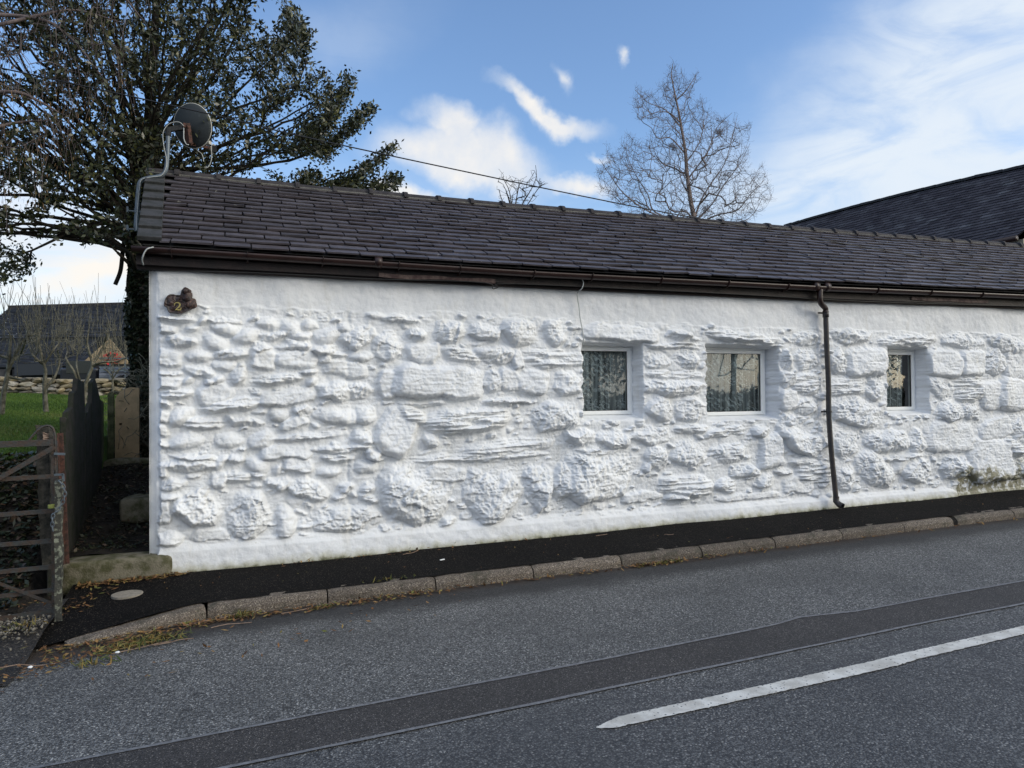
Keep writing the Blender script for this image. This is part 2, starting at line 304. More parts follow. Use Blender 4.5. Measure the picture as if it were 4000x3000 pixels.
def lace():
    m = bpy.data.materials.new('lace_net'); m.use_nodes = True; t = m.node_tree; t.nodes.clear()
    o = N(t, 'ShaderNodeOutputMaterial'); tc = N(t, 'ShaderNodeTexCoord'); O = tc.outputs['Object']
    sp = N(t, 'ShaderNodeSeparateXYZ'); L(t, O, sp.inputs[0])
    # curling leaf stems and round blossoms woven denser than the net ground
    v = N(t, 'ShaderNodeTexVoronoi', i_Scale=11, feature='F1'); L(t, O, v.inputs['Vector'])
    flower = ramp(t, v.outputs['Distance'], .30, .22)
    cmb = N(t, 'ShaderNodeCombineXYZ'); L(t, sp.outputs[0], cmb.inputs[0]); L(t, sp.outputs[2], cmb.inputs[2])
    wv = N(t, 'ShaderNodeTexWave', i_Scale=9, i_Distortion=6, i_Detail=3, bands_direction='DIAGONAL'); wv.inputs['Detail Scale'].default_value = 3
    L(t, cmb.outputs[0], wv.inputs['Vector'])
    stem = math_n(t, 'MULTIPLY', ramp(t, wv.outputs[0], .72, .86), ramp(t, noise(t, O, 7, 2, .5), .45, .55))
    v2 = N(t, 'ShaderNodeTexVoronoi', i_Scale=42); L(t, O, v2.inputs['Vector'])
    leaf = math_n(t, 'MULTIPLY', ramp(t, v2.outputs['Distance'], .38, .28), ramp(t, noise(t, O, 9, 2, .5), .50, .58))
    a = math_n(t, 'MAXIMUM', math_n(t, 'MAXIMUM', math_n(t, 'MULTIPLY', flower, .55), stem), math_n(t, 'MULTIPLY', leaf, .9))
    mpf = N(t, 'ShaderNodeMapping', i_Scale=(26, 0, .6)); L(t, O, mpf.inputs[0])
    fold = ramp(t, noise(t, mpf.outputs[0], 1.0, 3, .6), .35, .65)
    a = math_n(t, 'ADD', math_n(t, 'MULTIPLY', a, .5), math_n(t, 'ADD', math_n(t, 'MULTIPLY', fold, .42), .18), True)
    tr = N(t, 'ShaderNodeBsdfTransparent'); df = N(t, 'ShaderNodeBsdfDiffuse', i_Color=(.90, .93, .95, 1))
    ms = N(t, 'ShaderNodeMixShader'); L(t, a, ms.inputs[0]); L(t, tr.outputs[0], ms.inputs[1]); L(t, df.outputs[0], ms.inputs[2]); L(t, ms.outputs[0], o.inputs[0])
    return m
M['lace'] = lace()

# ---------------------------------------------------------------- mesh helpers
def link(o, parent=None):
    COL.objects.link(o)
    if parent is not None: o.parent = parent
    return o
def mobj(name, V, Fc, m, parent=None, smooth=False, rnd=None, attrs=None):
    me = bpy.data.meshes.new(name)
    V = np.asarray(V, dtype=np.float32).reshape(-1, 3)
    if isinstance(Fc, np.ndarray):
        nf, k = Fc.shape
        me.vertices.add(len(V)); me.vertices.foreach_set('co', V.ravel())
        me.loops.add(nf*k); me.loops.foreach_set('vertex_index', Fc.astype(np.int32).ravel())
        me.polygons.add(nf); me.polygons.foreach_set('loop_start', np.arange(0, nf*k, k, dtype=np.int32))
        me.polygons.foreach_set('loop_total', np.full(nf, k, dtype=np.int32))
        me.update(calc_edges=True)
    else:
        me.from_pydata(V.tolist(), [], Fc); me.update()
    me.validate()
    if smooth: me.polygons.foreach_set('use_smooth', [True]*len(me.polygons))
    if rnd is not None:
        a = me.attributes.new('rnd', 'FLOAT', 'FACE'); a.data.foreach_set('value', np.asarray(rnd, dtype=np.float32))
    for k2, v in (attrs or {}).items():
        a = me.attributes.new(k2, 'FLOAT', 'POINT'); a.data.foreach_set('value', np.asarray(v, dtype=np.float32))
    for mm in (m if isinstance(m, (list, tuple)) else [m]): me.materials.append(mm)
    o = bpy.data.objects.new(name, me)
    return link(o, parent)
class MB:
    def __init__(s): s.v = []; s.f = []; s.r = []
    def add(s, V, Fc, r=None):
        b = len(s.v); s.v += [tuple(map(float, p)) for p in V]; s.f += [[i+b for i in f] for f in Fc]; s.r += [r if r is not None else .5]*len(Fc); return s
    def box(s, a, b, r=None):
        (x0, y0, z0), (x1, y1, z1) = a, b
        return s.add([(x0, y0, z0), (x1, y0, z0), (x1, y1, z0), (x0, y1, z0), (x0, y0, z1), (x1, y0, z1), (x1, y1, z1), (x0, y1, z1)],
                     [(0, 3, 2, 1), (4, 5, 6, 7), (0, 1, 5, 4), (1, 2, 6, 5), (2, 3, 7, 6), (3, 0, 4, 7)], r)
    def bar(s, p, q, wx, wz, up=(0, 0, 1), r=None, taper=1.):
        p, q = Vector(p), Vector(q); d = (q-p).normalized(); u = Vector(up); a = d.cross(u)
        if a.length < .01: a = d.cross(Vector((1, 0, 0)))
        a.normalize(); b = a.cross(d).normalized()
        V = []
        for c, k in ((p, 1.), (q, taper)):
            for sx, sz in ((-1, -1), (1, -1), (1, 1), (-1, 1)): V.append(c+a*sx*wx*k/2+b*sz*wz*k/2)
        return s.add(V, [(0, 3, 2, 1), (4, 5, 6, 7), (0, 1, 5, 4), (1, 2, 6, 5), (2, 3, 7, 6), (3, 0, 4, 7)], r)
    def tube(s, pts, rad, n=8, r=None, caps=True):
        pts = [Vector(p) for p in pts]; V = []; Fc = []
        if isinstance(rad, (int, float)): rad = [rad]*len(pts)
        ref = None
        for i, p in enumerate(pts):
            d = (pts[min(i+1, len(pts)-1)]-pts[max(i-1, 0)]).normalized()
            if ref is None: ref = d.orthogonal().normalized()
            a = (ref-d*ref.dot(d)).normalized(); ref = a; b = d.cross(a)
            for k in range(n): t = 2*PI*k/n; V.append(p+(a*math.cos(t)+b*math.sin(t))*rad[i])
        for i in range(len(pts)-1):
            for k in range(n): Fc.append((i*n+k, i*n+(k+1) % n, (i+1)*n+(k+1) % n, (i+1)*n+k))
        if caps: Fc += [tuple(range(n-1, -1, -1)), tuple(range((len(pts)-1)*n, len(pts)*n))]
        return s.add(V, Fc, r)
    def build(s, name, m, parent=None, smooth=False, bevel=0.):
        o = mobj(name, s.v, s.f, m, parent, smooth, s.r)
        if bevel:
            md = o.modifiers.new('b', 'BEVEL'); md.width = bevel; md.segments = 2; md.limit_method = 'ANGLE'
        return o
def tag(o, label=None, cat=None, group=None, kind=None):
    for k, v in (('label', label), ('category', cat), ('group', group), ('kind', kind)):
        if v: o[k] = v
    return o
def empty(name, loc, **k):
    o = bpy.data.objects.new(name, None); o.location = loc; o.empty_display_size = .2; COL.objects.link(o); return tag(o, **k)
def adopt(o, root):                    # parent built in world space under an empty placed at its base
    o.parent = root; o.matrix_parent_inverse = Matrix.Translation(root.location).inverted(); return o
def curve_pts(pts, n=8):               # Catmull-Rom
    P = [np.array(p, float) for p in pts]; P = [2*P[0]-P[1]]+P+[2*P[-1]-P[-2]]; out = []
    for i in range(1, len(P)-2):
        for k in range(n):
            t = k/n; a, b, c, d = P[i-1:i+3]
            out.append(.5*((2*b)+(-a+c)*t+(2*a-5*b+4*c-d)*t*t+(-a+3*b-3*c+d)*t**3))
    out.append(P[-2]); return out

# noise grids
def vnoise(shape, cell, seed):
    r = np.random.default_rng(seed); h, wd_ = shape
    cy, cx = (cell if isinstance(cell, tuple) else (cell, cell))
    gh, gw = int(h/cy)+4, int(wd_/cx)+4
    g = r.random((gh, gw)).astype(np.float32)*2-1
    y = np.arange(h)/cy; x = np.arange(wd_)/cx
    yi, xi = y.astype(int), x.astype(int); fy, fx = y-yi, x-xi
    fy = (fy*fy*(3-2*fy))[:, None].astype(np.float32); fx = (fx*fx*(3-2*fx))[None].astype(np.float32)
    a = g[yi][:, xi]; b = g[yi][:, xi+1]; c = g[yi+1][:, xi]; d = g[yi+1][:, xi+1]
    return (a*(1-fx)+b*fx)*(1-fy)+(c*(1-fx)+d*fx)*fy
def fbm(shape, cell, seed, oct=4, gain=.5):
    o = 0; a = 1.
    for k in range(oct):
        cc = tuple(max(c/2**k, 1.01) for c in cell) if isinstance(cell, tuple) else max(cell/2**k, 1.01)
        o = o+a*vnoise(shape, cc, seed+k*17); a *= gain
    return o
def blur(h, n=1):
    for _ in range(n):
        p = np.pad(h, 1, 'edge'); h = (p[:-2, 1:-1]+p[2:, 1:-1]+2*p[1:-1, 1:-1]+p[1:-1, :-2]+p[1:-1, 2:])/6
    return h

def kz(X): return CZ-1.608+.0152*X
def road_z(X, Y): return kz(X)-.10+.012*(6.0-Y)
EY, RY = 7.10, 9.30
def lin(X, xs, ys): return np.interp(X, xs, ys)
def base_z(X): return lin(X, [-.8, -.54, 1, 4, 7, 11, 20], [.112, .113, .128, .165, .20, .245, .36])-.015
def top_z(X): return lin(X, [-.8, 3, 7, 11, 20], [2.885, 2.885, 2.893, 2.925, 2.99])
def eave_z(X): return lin(X, [-.8, 2.4, 6, 10.7, 20], [3.062, 3.048, 3.07, 3.125, 3.21])
def ridge_z(X): return lin(X, [-1, 1, 3.2, 8, 14, 20], [4.36, 4.335, 4.335, 4.385, 4.47, 4.55])

# ---------------------------------------------------------------- the whitewashed rubble front, stone by stone (surveyed from the photo)
VA = dict(o=(550, 1150), s=2.212); VB = dict(o=(550, 1650), s=2.212); VC = dict(o=(1450, 1200), s=1.659); VD = dict(o=(2200, 1600), s=2.011)
VE = dict(o=(2200, 1250), s=2.458); VF = dict(o=(3100, 1050), s=1.659)
ST = {
'A': (VA, """200,300,190,80,3,b 300,200,360,40,4,s 700,220,330,50,6,s 545,210,70,60,0,r 350,400,260,100,0,c 450,280,120,50,5,r 760,290,260,100,15,r 670,400,230,120,30,r
920,350,220,130,-10,r 1110,250,200,100,5,r 1140,355,230,70,-5,c 1300,290,170,150,20,r 1460,265,110,80,0,r 1370,355,220,70,0,r 1610,350,220,140,-15,r 1770,290,130,100,0,r
1880,370,300,170,-20,c 1050,440,180,90,0,c 1330,430,300,100,3,c 1590,470,200,90,0,c 1690,240,90,40,0,s 240,540,220,140,5,b 520,530,240,110,5,r 800,510,300,80,-8,c
1060,560,190,170,5,b 1330,555,320,140,0,b 1570,555,110,100,0,c 1900,530,230,90,-5,r 1690,520,160,40,5,s 1760,640,370,130,6,b 730,610,180,110,5,r 850,690,140,170,-10,c
500,660,270,110,10,c 240,680,230,40,0,s 240,760,240,110,3,b 410,750,80,70,0,r 650,740,140,60,-10,r 1170,730,440,90,-8,s 1430,660,160,60,5,c 1460,750,110,80,0,r
1260,880,470,140,-8,b 990,850,120,60,20,s 1780,830,480,170,2,c 640,860,330,150,-15,b 760,960,540,110,-6,s 280,870,300,60,-5,s 190,950,130,80,0,c 340,1050,200,140,-10,r
1190,1040,160,110,-10,r 1400,1000,200,110,10,c 1700,1040,380,150,8,r 1960,1040,170,130,0,r 1330,1110,250,90,-10,b 540,1110,360,80,0,s 900,1110,300,90,10,c 1500,1130,60,40,20,r
1400,500,60,40,0,r 180,1060,110,90,0,b 560,760,90,50,0,c"""),
'B': (VB, """190,60,110,90,0,b 190,180,150,60,0,s 400,150,270,120,-8,r 750,140,220,130,0,r 1030,150,240,130,-10,r 1430,120,600,70,-3,s 1930,120,170,140,10,c 1260,250,450,120,3,b
1760,220,520,60,0,s 470,290,380,50,8,s 420,360,500,110,3,c 680,340,120,130,20,r 800,320,130,100,30,c 1000,360,240,130,5,r 1190,400,80,100,0,r 1370,370,250,120,5,b
1620,420,180,90,-10,r 1940,390,210,110,5,r 2010,280,200,90,25,c 1700,300,250,60,5,s 190,420,120,120,0,b 270,540,270,90,-5,c 830,480,200,90,5,s 680,500,160,130,0,b
1200,520,240,110,10,c 1450,560,300,170,20,c 1770,560,130,90,-20,c 1830,610,100,70,0,r 1970,560,130,80,15,s 1720,650,130,70,-10,c 1970,650,170,80,20,s 500,720,420,320,10,c,.06
260,640,220,80,-5,r 200,780,100,180,0,b 940,790,360,380,5,c,.065 1260,840,150,280,-5,r,.05 1780,830,620,230,8,c,.055 600,960,330,100,0,b,.02 250,1010,220,130,10,r 370,1190,150,170,0,c,.05 1010,450,160,60,0,s"""),
'C': (VC, """190,80,250,30,0,s 110,250,180,210,10,c 290,170,120,70,0,c 500,160,200,130,-5,c,.055 740,150,180,130,10,c,.055 970,160,230,170,5,c,.055 1200,160,150,180,0,c,.055
340,290,210,120,0,b 580,310,230,90,15,s 800,310,250,130,0,c 945,330,70,120,-10,b 1180,330,380,120,3,s 430,480,560,190,3,b,.05 110,490,120,180,0,b 790,480,130,130,15,c
900,470,130,140,5,b 1040,480,190,150,5,b 1270,490,170,150,5,c 330,620,300,40,3,s 890,610,330,30,0,s 165,800,220,300,22,b,.05 270,690,200,90,35,s 630,730,560,150,-3,s,.065
1190,700,300,200,0,c,.06 390,860,120,80,20,c 870,900,600,90,-3,s 1370,840,200,120,10,c 700,965,900,60,0,s 310,1200,480,420,10,c,.085 660,1080,120,60,-20,c
790,1200,330,370,0,c,.07 1080,1160,190,300,-5,c,.065 500,1430,130,130,40,c,.035 480,1080,230,110,10,b"""),
'D': (VD, """100,200,230,140,10,c,.05 400,230,220,160,15,c,.055 690,200,340,150,0,c 1000,150,260,70,0,s 260,520,600,420,-5,c,.10 -20,560,150,260,0,c,.06 720,380,160,240,-30,c 980,330,280,210,5,c,.05
640,460,60,80,0,c 960,590,420,170,5,s,.05 620,680,320,60,-3,b,.02 880,680,180,60,0,c 1270,180,300,70,-5,s 1560,170,160,90,0,c 1850,240,330,160,25,c,.05 1630,330,170,250,-5,b,.045
1300,350,270,150,0,c 1430,480,270,110,5,c 1290,590,180,110,10,s 1580,560,160,120,0,c 1740,490,140,50,5,s 1450,685,500,50,0,b,.02 1880,400,220,120,10,s 2050,510,150,180,0,s
1850,590,220,120,0,b,.02 230,330,300,40,5,s"""),
'E': (VE, """560,125,700,150,2,b,.03 1110,140,240,110,5,c,.05 1420,60,80,50,0,r 1740,165,760,80,4,s,.04 1080,250,560,55,0,s 900,380,260,170,5,c 1180,370,270,190,0,c 1060,640,580,170,0,c,.05
1080,520,560,90,0,s 930,850,260,230,0,c,.045 1220,860,300,240,0,c,.045 2140,380,130,180,0,c 2150,570,150,170,0,c 2160,760,160,180,0,b 2150,950,150,150,0,c"""),
'F': (VF, """80,450,180,80,0,c 80,580,160,130,0,c 90,740,180,150,0,s 80,880,180,110,0,c 370,430,260,110,0,c,.05 740,465,370,60,-3,s,.04 290,600,120,150,0,c 470,600,260,170,0,b,.045 350,760,240,140,0,s
520,760,150,180,10,c 400,920,330,190,10,c,.055 1090,470,240,110,5,c,.05 1360,470,260,130,10,c,.05 970,610,210,160,5,b,.045 1150,610,170,160,0,b,.045 1300,600,150,170,0,c 1430,610,140,190,0,b
960,770,200,140,10,c 1130,770,220,160,0,s 1290,820,150,170,0,b 1420,810,180,200,0,b,.05 1010,920,200,130,0,c,.055 1150,910,120,130,10,c 600,1110,300,160,0,c,.055 800,1120,120,160,0,c
1010,1090,300,180,0,b,.03 1310,1030,190,120,-10,b 1440,1000,120,180,0,c 340,1130,160,180,0,c 530,1300,240,210,30,c,.06 680,1270,90,110,0,r 800,1310,210,160,0,c,.07 1040,1280,190,170,0,c,.07
1270,1230,260,270,0,b,.05 1420,1150,150,100,30,s,.06 1450,1290,130,130,0,c 330,1350,130,160,20,c 140,1130,160,100,0,c 120,1320,190,150,0,s 700,1220,260,40,0,s"""),
}
WY = 7.25
def build_wall(parent):
    res = .0075; X0, X1 = -.765, 15.6
    nx = int((X1-X0)/res)+1; X = np.linspace(X0, X1, nx); nz = int(2.84/res)+1
    T = np.linspace(0, 1, nz)
    bz, tz = base_z(X)-.03, top_z(X)+.03
    Z = bz[None]+(tz-bz)[None]*T[:, None]; XX = np.broadcast_to(X[None], Z.shape)
    sh = Z.shape; cpm = 1/res
    H = np.zeros(sh, np.float32); cover = np.zeros(sh, np.float32)
    typ = np.zeros(sh, np.float32)
    wx = fbm(sh, .22*cpm, 3, 6, .58)*.026; wz = fbm(sh, .17*cpm, 9, 6, .58)*.020
    r = np.random.default_rng(5)
    band = lin(X, [-.8, 1.2, 2.6, 4, 9.5, 13], [2.60, 2.555, 2.58, 2.52, 2.53, 2.53])
    strat = fbm(sh, (.020*cpm, .22*cpm), 31, 4, .62)       # thin horizontal splits
    strat2 = fbm(sh, (.045*cpm, .35*cpm), 37, 3, .6)
    wz2 = fbm(sh, .09*cpm, 11, 5, .6)*.030; mk = fbm(sh, .10*cpm, 13, 4)*1.1
    crag = 1-np.abs(fbm(sh, .055*cpm, 41, 4, .55))
    def put(cx, cz, wd_, hg, rot, ty, hh):
        R_ = max(wd_, hg)*.75+.05
        i0, i1 = np.searchsorted(X, [cx-R_, cx+R_]); 
        if i1 <= i0: return
        b0 = np.interp(cx, X, bz); t0 = np.interp(cx, X, tz)
        j0, j1 = int(max(0, (cz-R_-b0)/(t0-b0)*nz)), int(min(nz, (cz+R_-b0)/(t0-b0)*nz)+1)
        if j1 <= j0: return
        sx, sz = XX[j0:j1, i0:i1]+wx[j0:j1, i0:i1]-cx, Z[j0:j1, i0:i1]+wz[j0:j1, i0:i1]-cz
        a = math.radians(-rot); u = (sx*math.cos(a)+sz*math.sin(a))/(wd_/2); v = (-sx*math.sin(a)+sz*math.cos(a))/(hg/2)
        n = {'r': 2.3, 'b': 5, 'c': 3.0, 's': 2.4}[ty]
        q = (np.abs(u)**n+np.abs(v)**n)**(1/n)
        if ty == 'c' or ty == 'b':                          # angular outline
            kk_ = 7; an0 = r.uniform(0, 2*PI); qp = np.zeros(u.shape)
            for q_ in range(kk_):
                an = an0+2*PI*(q_+r.uniform(-.3, .3))/kk_; qp = np.maximum(qp, (math.cos(an)*u+math.sin(an)*v)*r.uniform(.92, 1.22))
            q = np.maximum(q*.93, qp) if ty == 'c' else np.maximum(q, qp*.78)
        edge = {'r': .8, 'b': .26, 'c': .30, 's': .45}[ty]
        t = np.clip((1.04-q)/edge, 0, 1)
        lowside = np.clip(.5-v*.5, 0, 1)
        prof = t*(1-lowside)+np.sqrt(np.clip(1-(1-t)**2, 0, 1))*lowside if ty != 's' else t**.8
        tu, tv = r.uniform(-.35, .35), r.uniform(-.55, .0)
        face = 1+tu*np.clip(u, -1, 1)+tv*np.clip(v, -1, 1)*1.0       # lower edge usually proud of the upper
        if ty == 'c':                                      # broken faces
            fm = np.full(u.shape, 9., np.float32)
            for q_ in range(int(np.clip(4+wd_*hg/.02, 5, 10))):
                an = r.uniform(0, 2*PI); sl_ = r.uniform(.35, 1.5); o_k = r.uniform(.02, .5)
                fm = np.minimum(fm, o_k-sl_*(math.cos(an)*(u+wx[j0:j1, i0:i1]*3)+math.sin(an)*(v+wz[j0:j1, i0:i1]*3)))
            face = face+np.clip(fm, -.9, .35)*.80
            k = int(np.clip(wd_*hg/.014, 3, 9)); px, pz = r.uniform(-1, 1, k), r.uniform(-1, 1, k)
            uu = u+wx[j0:j1, i0:i1]*14; vv = v+wz[j0:j1, i0:i1]*14
            best = np.full(u.shape, 9., np.float32); off = np.zeros(u.shape, np.float32)
            for a_, b_ in zip(px, pz):
                d = ((uu-a_)*wd_)**2+((vv-b_)*hg*1.15)**2; pl = r.uniform(-.16, .26)+r.uniform(-.6, .6)*(uu-a_)+r.uniform(-.8, .35)*(vv-b_)
                msk = d < best; best = np.where(msk, d, best); off = np.where(msk, pl, off)
            face = face+np.clip(off, -.4, .5)*.62
            face = face+(crag[j0:j1, i0:i1]-.6)*.08
        if ty in 'csb':                                     # sharp flaky ledges, each lip proud over a small undercut
            bb = math.radians(r.uniform(-32, 32) if ty != 's' else r.uniform(-7, 7))
            pd = {'c': r.uniform(.035, .07), 's': r.uniform(.018, .032), 'b': r.uniform(.05, .1)}[ty]; am = {'c': .42, 's': .55, 'b': .14}[ty]*(.04/max(hh, .04))
            sw = ((v*hg/2)*math.cos(bb)+(u*wd_/2)*math.sin(bb)+wz2[j0:j1, i0:i1]*{'c': 1.5, 's': .8, 'b': 1.2}[ty])/pd
            face = face+am*((1-np.mod(sw, 1))-.5)*np.clip(.5+mk[j0:j1, i0:i1], 0, 1)
        if ty == 's': face = face+strat[j0:j1, i0:i1]*.30+strat2[j0:j1, i0:i1]*.25
        h = hh*prof*np.clip(face, .15, 1.9)
        S = H[j0:j1, i0:i1]; kk = .006
        m = np.maximum(S, h); H[j0:j1, i0:i1] = m+kk*np.exp(-np.abs(S-h)/kk)*(np.minimum(S, h) > .002)*.5
        cover[j0:j1, i0:i1] = np.maximum(cover[j0:j1, i0:i1], np.clip((1.12-q)*5, 0, 1))
        typ[j0:j1, i0:i1] = np.where(t > .1, {'r': .3, 'b': .35, 'c': 1., 's': 1.}[ty], typ[j0:j1, i0:i1])
    for V_, txt in ST.values():
        for s in txt.split():
            p = s.split(','); cx, cy, w_, h_, rot = map(float, p[:5]); ty = p[5]
            hh = float(p[6]) if len(p) > 6 else {'r': .036, 'b': .030, 'c': .040, 's': .034}[ty]
            X_, Y_ = V_['o'][0]+cx/V_['s'], V_['o'][1]+cy/V_['s']
            c = atY(X_, Y_, WY-.02); dx = atY(X_+50, Y_, WY-.02)[0]-atY(X_-50, Y_, WY-.02)[0]; dz = atY(X_, Y_-50, WY-.02)[2]-atY(X_, Y_+50, WY-.02)[2]
            put(c[0], c[2], w_/V_['s']*dx/100*1.05, h_/V_['s']*dz/100*1.08, rot, ty, min(hh, .065)*1.5*r.uniform(.8, 1.2))
    # small packing stones in whatever is left between the big ones, and the part of the wall past the frame
    tries = 3900
    for _ in range(tries):
        cx = r.uniform(-.58, 15.5); b0 = float(base_z(cx)); cz = r.uniform(b0+.27-.012*min(cx, 8), float(np.interp(cx, X, band))-.03)
        i = min(int((cx-X0)/res), nx-1); j = int((cz-(b0-.03))/(float(top_z(cx))+.06-b0)*nz); j = min(max(j, 0), nz-1)
        big = cx > 11.1 and r.random() < .5
        ww = r.uniform(.22, .42) if big else r.uniform(.05, .17)
        hg = ww*r.uniform(.25, .7)
        di, dj = int(ww*.32/res), int(hg*.32/res)
        if cover[max(0, j-dj):j+dj+1, max(0, i-di):i+di+1].max() > .25: continue
        put(cx, cz, ww, hg, r.uniform(-14, 14), r.choice(['r', 'c', 's', 's', 'c']), r.uniform(.016, .036)*(1.8 if big else 1))
    # fade stones out under the smooth band along the top and above the foot
    wob = fbm(sh, (.05*cpm, .18*cpm), 51, 4)*.03
    up = np.clip((band[None]+wob-Z)/.03, 0, 1); up = up*up*(3-2*up)
    ph = lin(X, [-.8, 1.2, 3.5, 6, 9.2, 9.5, 13], [.26, .22, .20, .15, .11, .02, .02])
    foot = Z-base_z(X)[None]
    lo = np.clip((foot+wob*.7-ph[None])/.035, 0, 1)
    rough = np.clip(cover*.6+typ*.6, 0, 1)
    ft = np.clip(1-foot/np.maximum(ph[None]+.04, .03), 0, 1)
    base = fbm(sh, .30*cpm, 61, 4)*.008+fbm(sh, .05*cpm, 71, 3)*.0022
    mort = (strat*.0018+strat2*.0022+fbm(sh, .12*cpm, 73, 5, .6)*.008)*(1-cover)
    det = (strat*.0040+(crag-.6)*.0045+fbm(sh, .22*cpm, 75, 5, .6)*.012+fbm(sh, .02*cpm, 77, 3)*.0018)*rough
    G = base+(H+mort+det+.008)*up*np.where(ph[None] > .05, lo, 1)
    kf = np.where(ph > .05, 1., .3)[None]
    G = G+kf*(np.clip(ft*3.2, 0, 1)**.7*.045+ft*.030)+fbm(sh, (.05*cpm, .12*cpm), 81, 3)*.0010+fbm(sh, .45*cpm, 83, 3)*.006
    # big soft bulges of the old wall, patched render seams
    G = G+fbm(sh, .9*cpm, 91, 2)*.012
    for sx_ in (1.02, 6.98): G -= .012*np.exp(-((XX-sx_-wx*1.2)/.022)**2)*up*lo
    lg = (1-np.mod((Z+wz2*1.3)/.043, 1))-.5; G = G+lg*.0045*np.clip(mk+.1, 0, 1)*up*np.where(ph[None] > .05, lo, 1)
    cn = fbm(sh, (.10*cpm, .24*cpm), 111, 5, .62)+wx*8; cm = np.clip(fbm(sh, .25*cpm, 113, 3)*1.6, 0, 1)
    G = G-.013*np.exp(-(cn/.035)**2)*cm*up*np.where(ph[None] > .05, lo, 1)
    G = .45*G+.55*blur(G, 1)
    # left corner: smooth arris strip with the rubble starting just inside it
    cs = np.clip((XX+.695+wz*1.0)/.02, 0, 1)
    G = G*cs+(base*.8-.004)*(1-cs)
    G = G-np.clip(-.705-XX, 0, 1)*.9
    # window openings: deep, slightly splayed, rough edged
    wins = [(3.60, 4.38, 1.405, 2.285, 0), (5.27, 6.355, 1.365, 2.292, 1), (8.17, 8.945, 1.385, 2.312, 2)]
    ex = fbm(sh, .07*cpm, 101, 4)*.012; ez = fbm(sh, .09*cpm, 103, 4)*.008
    keep = np.ones(sh, bool)
    for (xa, xb, za, zb, _) in wins:
        dl = (XX-xa)+ex*1.4; dr = (xb-XX)+ex; db = (Z-za)+ez*.5; dt = (zb-Z)+ez*1.1
        dd = np.minimum(np.minimum(dl*26, dr*24), np.minimum(db*15, dt*26))
        dep = np.clip(dd/.9, 0, 1)*.215
        ins = dd > 0
        sm = np.clip(1-dd/.5, 0, 1)
        G = np.where(ins, G*sm-dep, G)
        G = np.where(dd > -.25, np.where(ins, G, G*(.75+.25*np.clip(-dd/.25, 0, 1))), G)
        keep &= ~((XX > xa+.09) & (XX < xb-.10) & (Z > za+.10) & (Z < zb-.07))
    Y = WY-G
    V = np.stack([XX, Y, Z], -1).reshape(-1, 3)
    idx = np.arange(nx*nz).reshape(nz, nx)
    a, b, c, d = idx[:-1, :-1], idx[:-1, 1:], idx[1:, 1:], idx[1:, :-1]
    kq = keep[:-1, :-1] & keep[1:, 1:]
    Fq = np.stack([a, b, c, d], -1)[kq]
    bare = (np.clip((XX-9.35-wx*6)/.15, 0, 1)*np.clip((12.2-XX+wx*6)/.3, 0, 1)*np.clip((.42-foot-wz*6)/.12, 0, 1))
    # the front wall continues back into the walling: close the sides with the gable and the rear
    o = mobj('front_wall', V, Fq, M['wall'], parent, True, attrs={'foot': foot.ravel(), 'bare': bare.ravel()})
    return o, wins
# ---------------------------------------------------------------- ground, road, pavement
def sheet(name, xs, ys, zf, m, th=0):
    xs, ys = np.asarray(xs, float), np.asarray(ys, float); XX, YY = np.meshgrid(xs, ys); ZZ = zf(XX, YY)
    V = np.stack([XX, YY, ZZ], -1).reshape(-1, 3); i = np.arange(len(xs)*len(ys)).reshape(len(ys), len(xs))
    return tag(mobj(name, V, np.stack([i[:-1, :-1], i[:-1, 1:], i[1:, 1:], i[1:, :-1]], -1).reshape(-1, 4), m, None, True), kind='structure')
def sstep(x, a, b): t = np.clip((x-a)/(b-a), 0, 1); return t*t*(3-2*t)
def ground_z(X, Y):
    rz = road_z(X, 6.)-.10
    left = 1-sstep(X, -1.60, -1.42)
    bank = .10+1.05*sstep(Y, 6.55, 8.7)+.62*sstep(Y, 8.7, 26)+.09*np.sin(X*1.7+Y)*sstep(Y, 7, 9)*.5
    behind = 1.0+.7*sstep(Y, 12, 26)
    h = rz
    h = np.where(Y > 6.3, np.maximum(rz, left*bank+(1-left)*rz), h)
    h = np.where((Y > 11.6), np.where(X > -1.5, behind, h), h)
    far = np.clip((Y-40)/60, 0, 1)*1.2
    backh = np.clip((-2.2-Y)/6, 0, 1)*.5
    return h+far+backh
ys = np.concatenate([np.linspace(-90, -3, 14), np.linspace(-2.5, 6, 18), np.linspace(6.3, 9.2, 26), np.linspace(9.5, 30, 50), np.linspace(34, 400, 18)])
xs = np.concatenate([np.linspace(-300, -26, 12), np.linspace(-24, -3, 50), np.linspace(-2.8, -1.1, 18), np.linspace(-.8, 40, 50), np.linspace(50, 320, 12)])
sheet('ground', xs, ys, ground_z, M['lawn'])
sheet('road', np.linspace(-14, 45, 60), [.2, 1, 2, 3, 3.2, 4, 5, 5.6, 6.13], lambda X, Y: road_z(X, Y)+np.where(Y < 3.2, -(3.2-Y)*.024, 0), M['road'])
def strip(name, lo, hi, dz, m, jit=0.):
    n = 260; x = np.linspace(lo[0][0], lo[-1][0], n); r = np.random.default_rng(3)
    a = np.interp(x, [p[0] for p in lo], [p[1] for p in lo]); b = np.interp(x, [p[0] for p in hi], [p[1] for p in hi])
    a = a+r.normal(0, jit, n); b = b+r.normal(0, jit, n)
    V = [(x[i], a[i], road_z(x[i], a[i])+dz) for i in range(n)]+[(x[i], b[i], road_z(x[i], b[i])+dz) for i in range(n)]
    return tag(mobj(name, V, [(i, i+1, n+i+1, n+i) for i in range(n-1)], m), kind='structure')
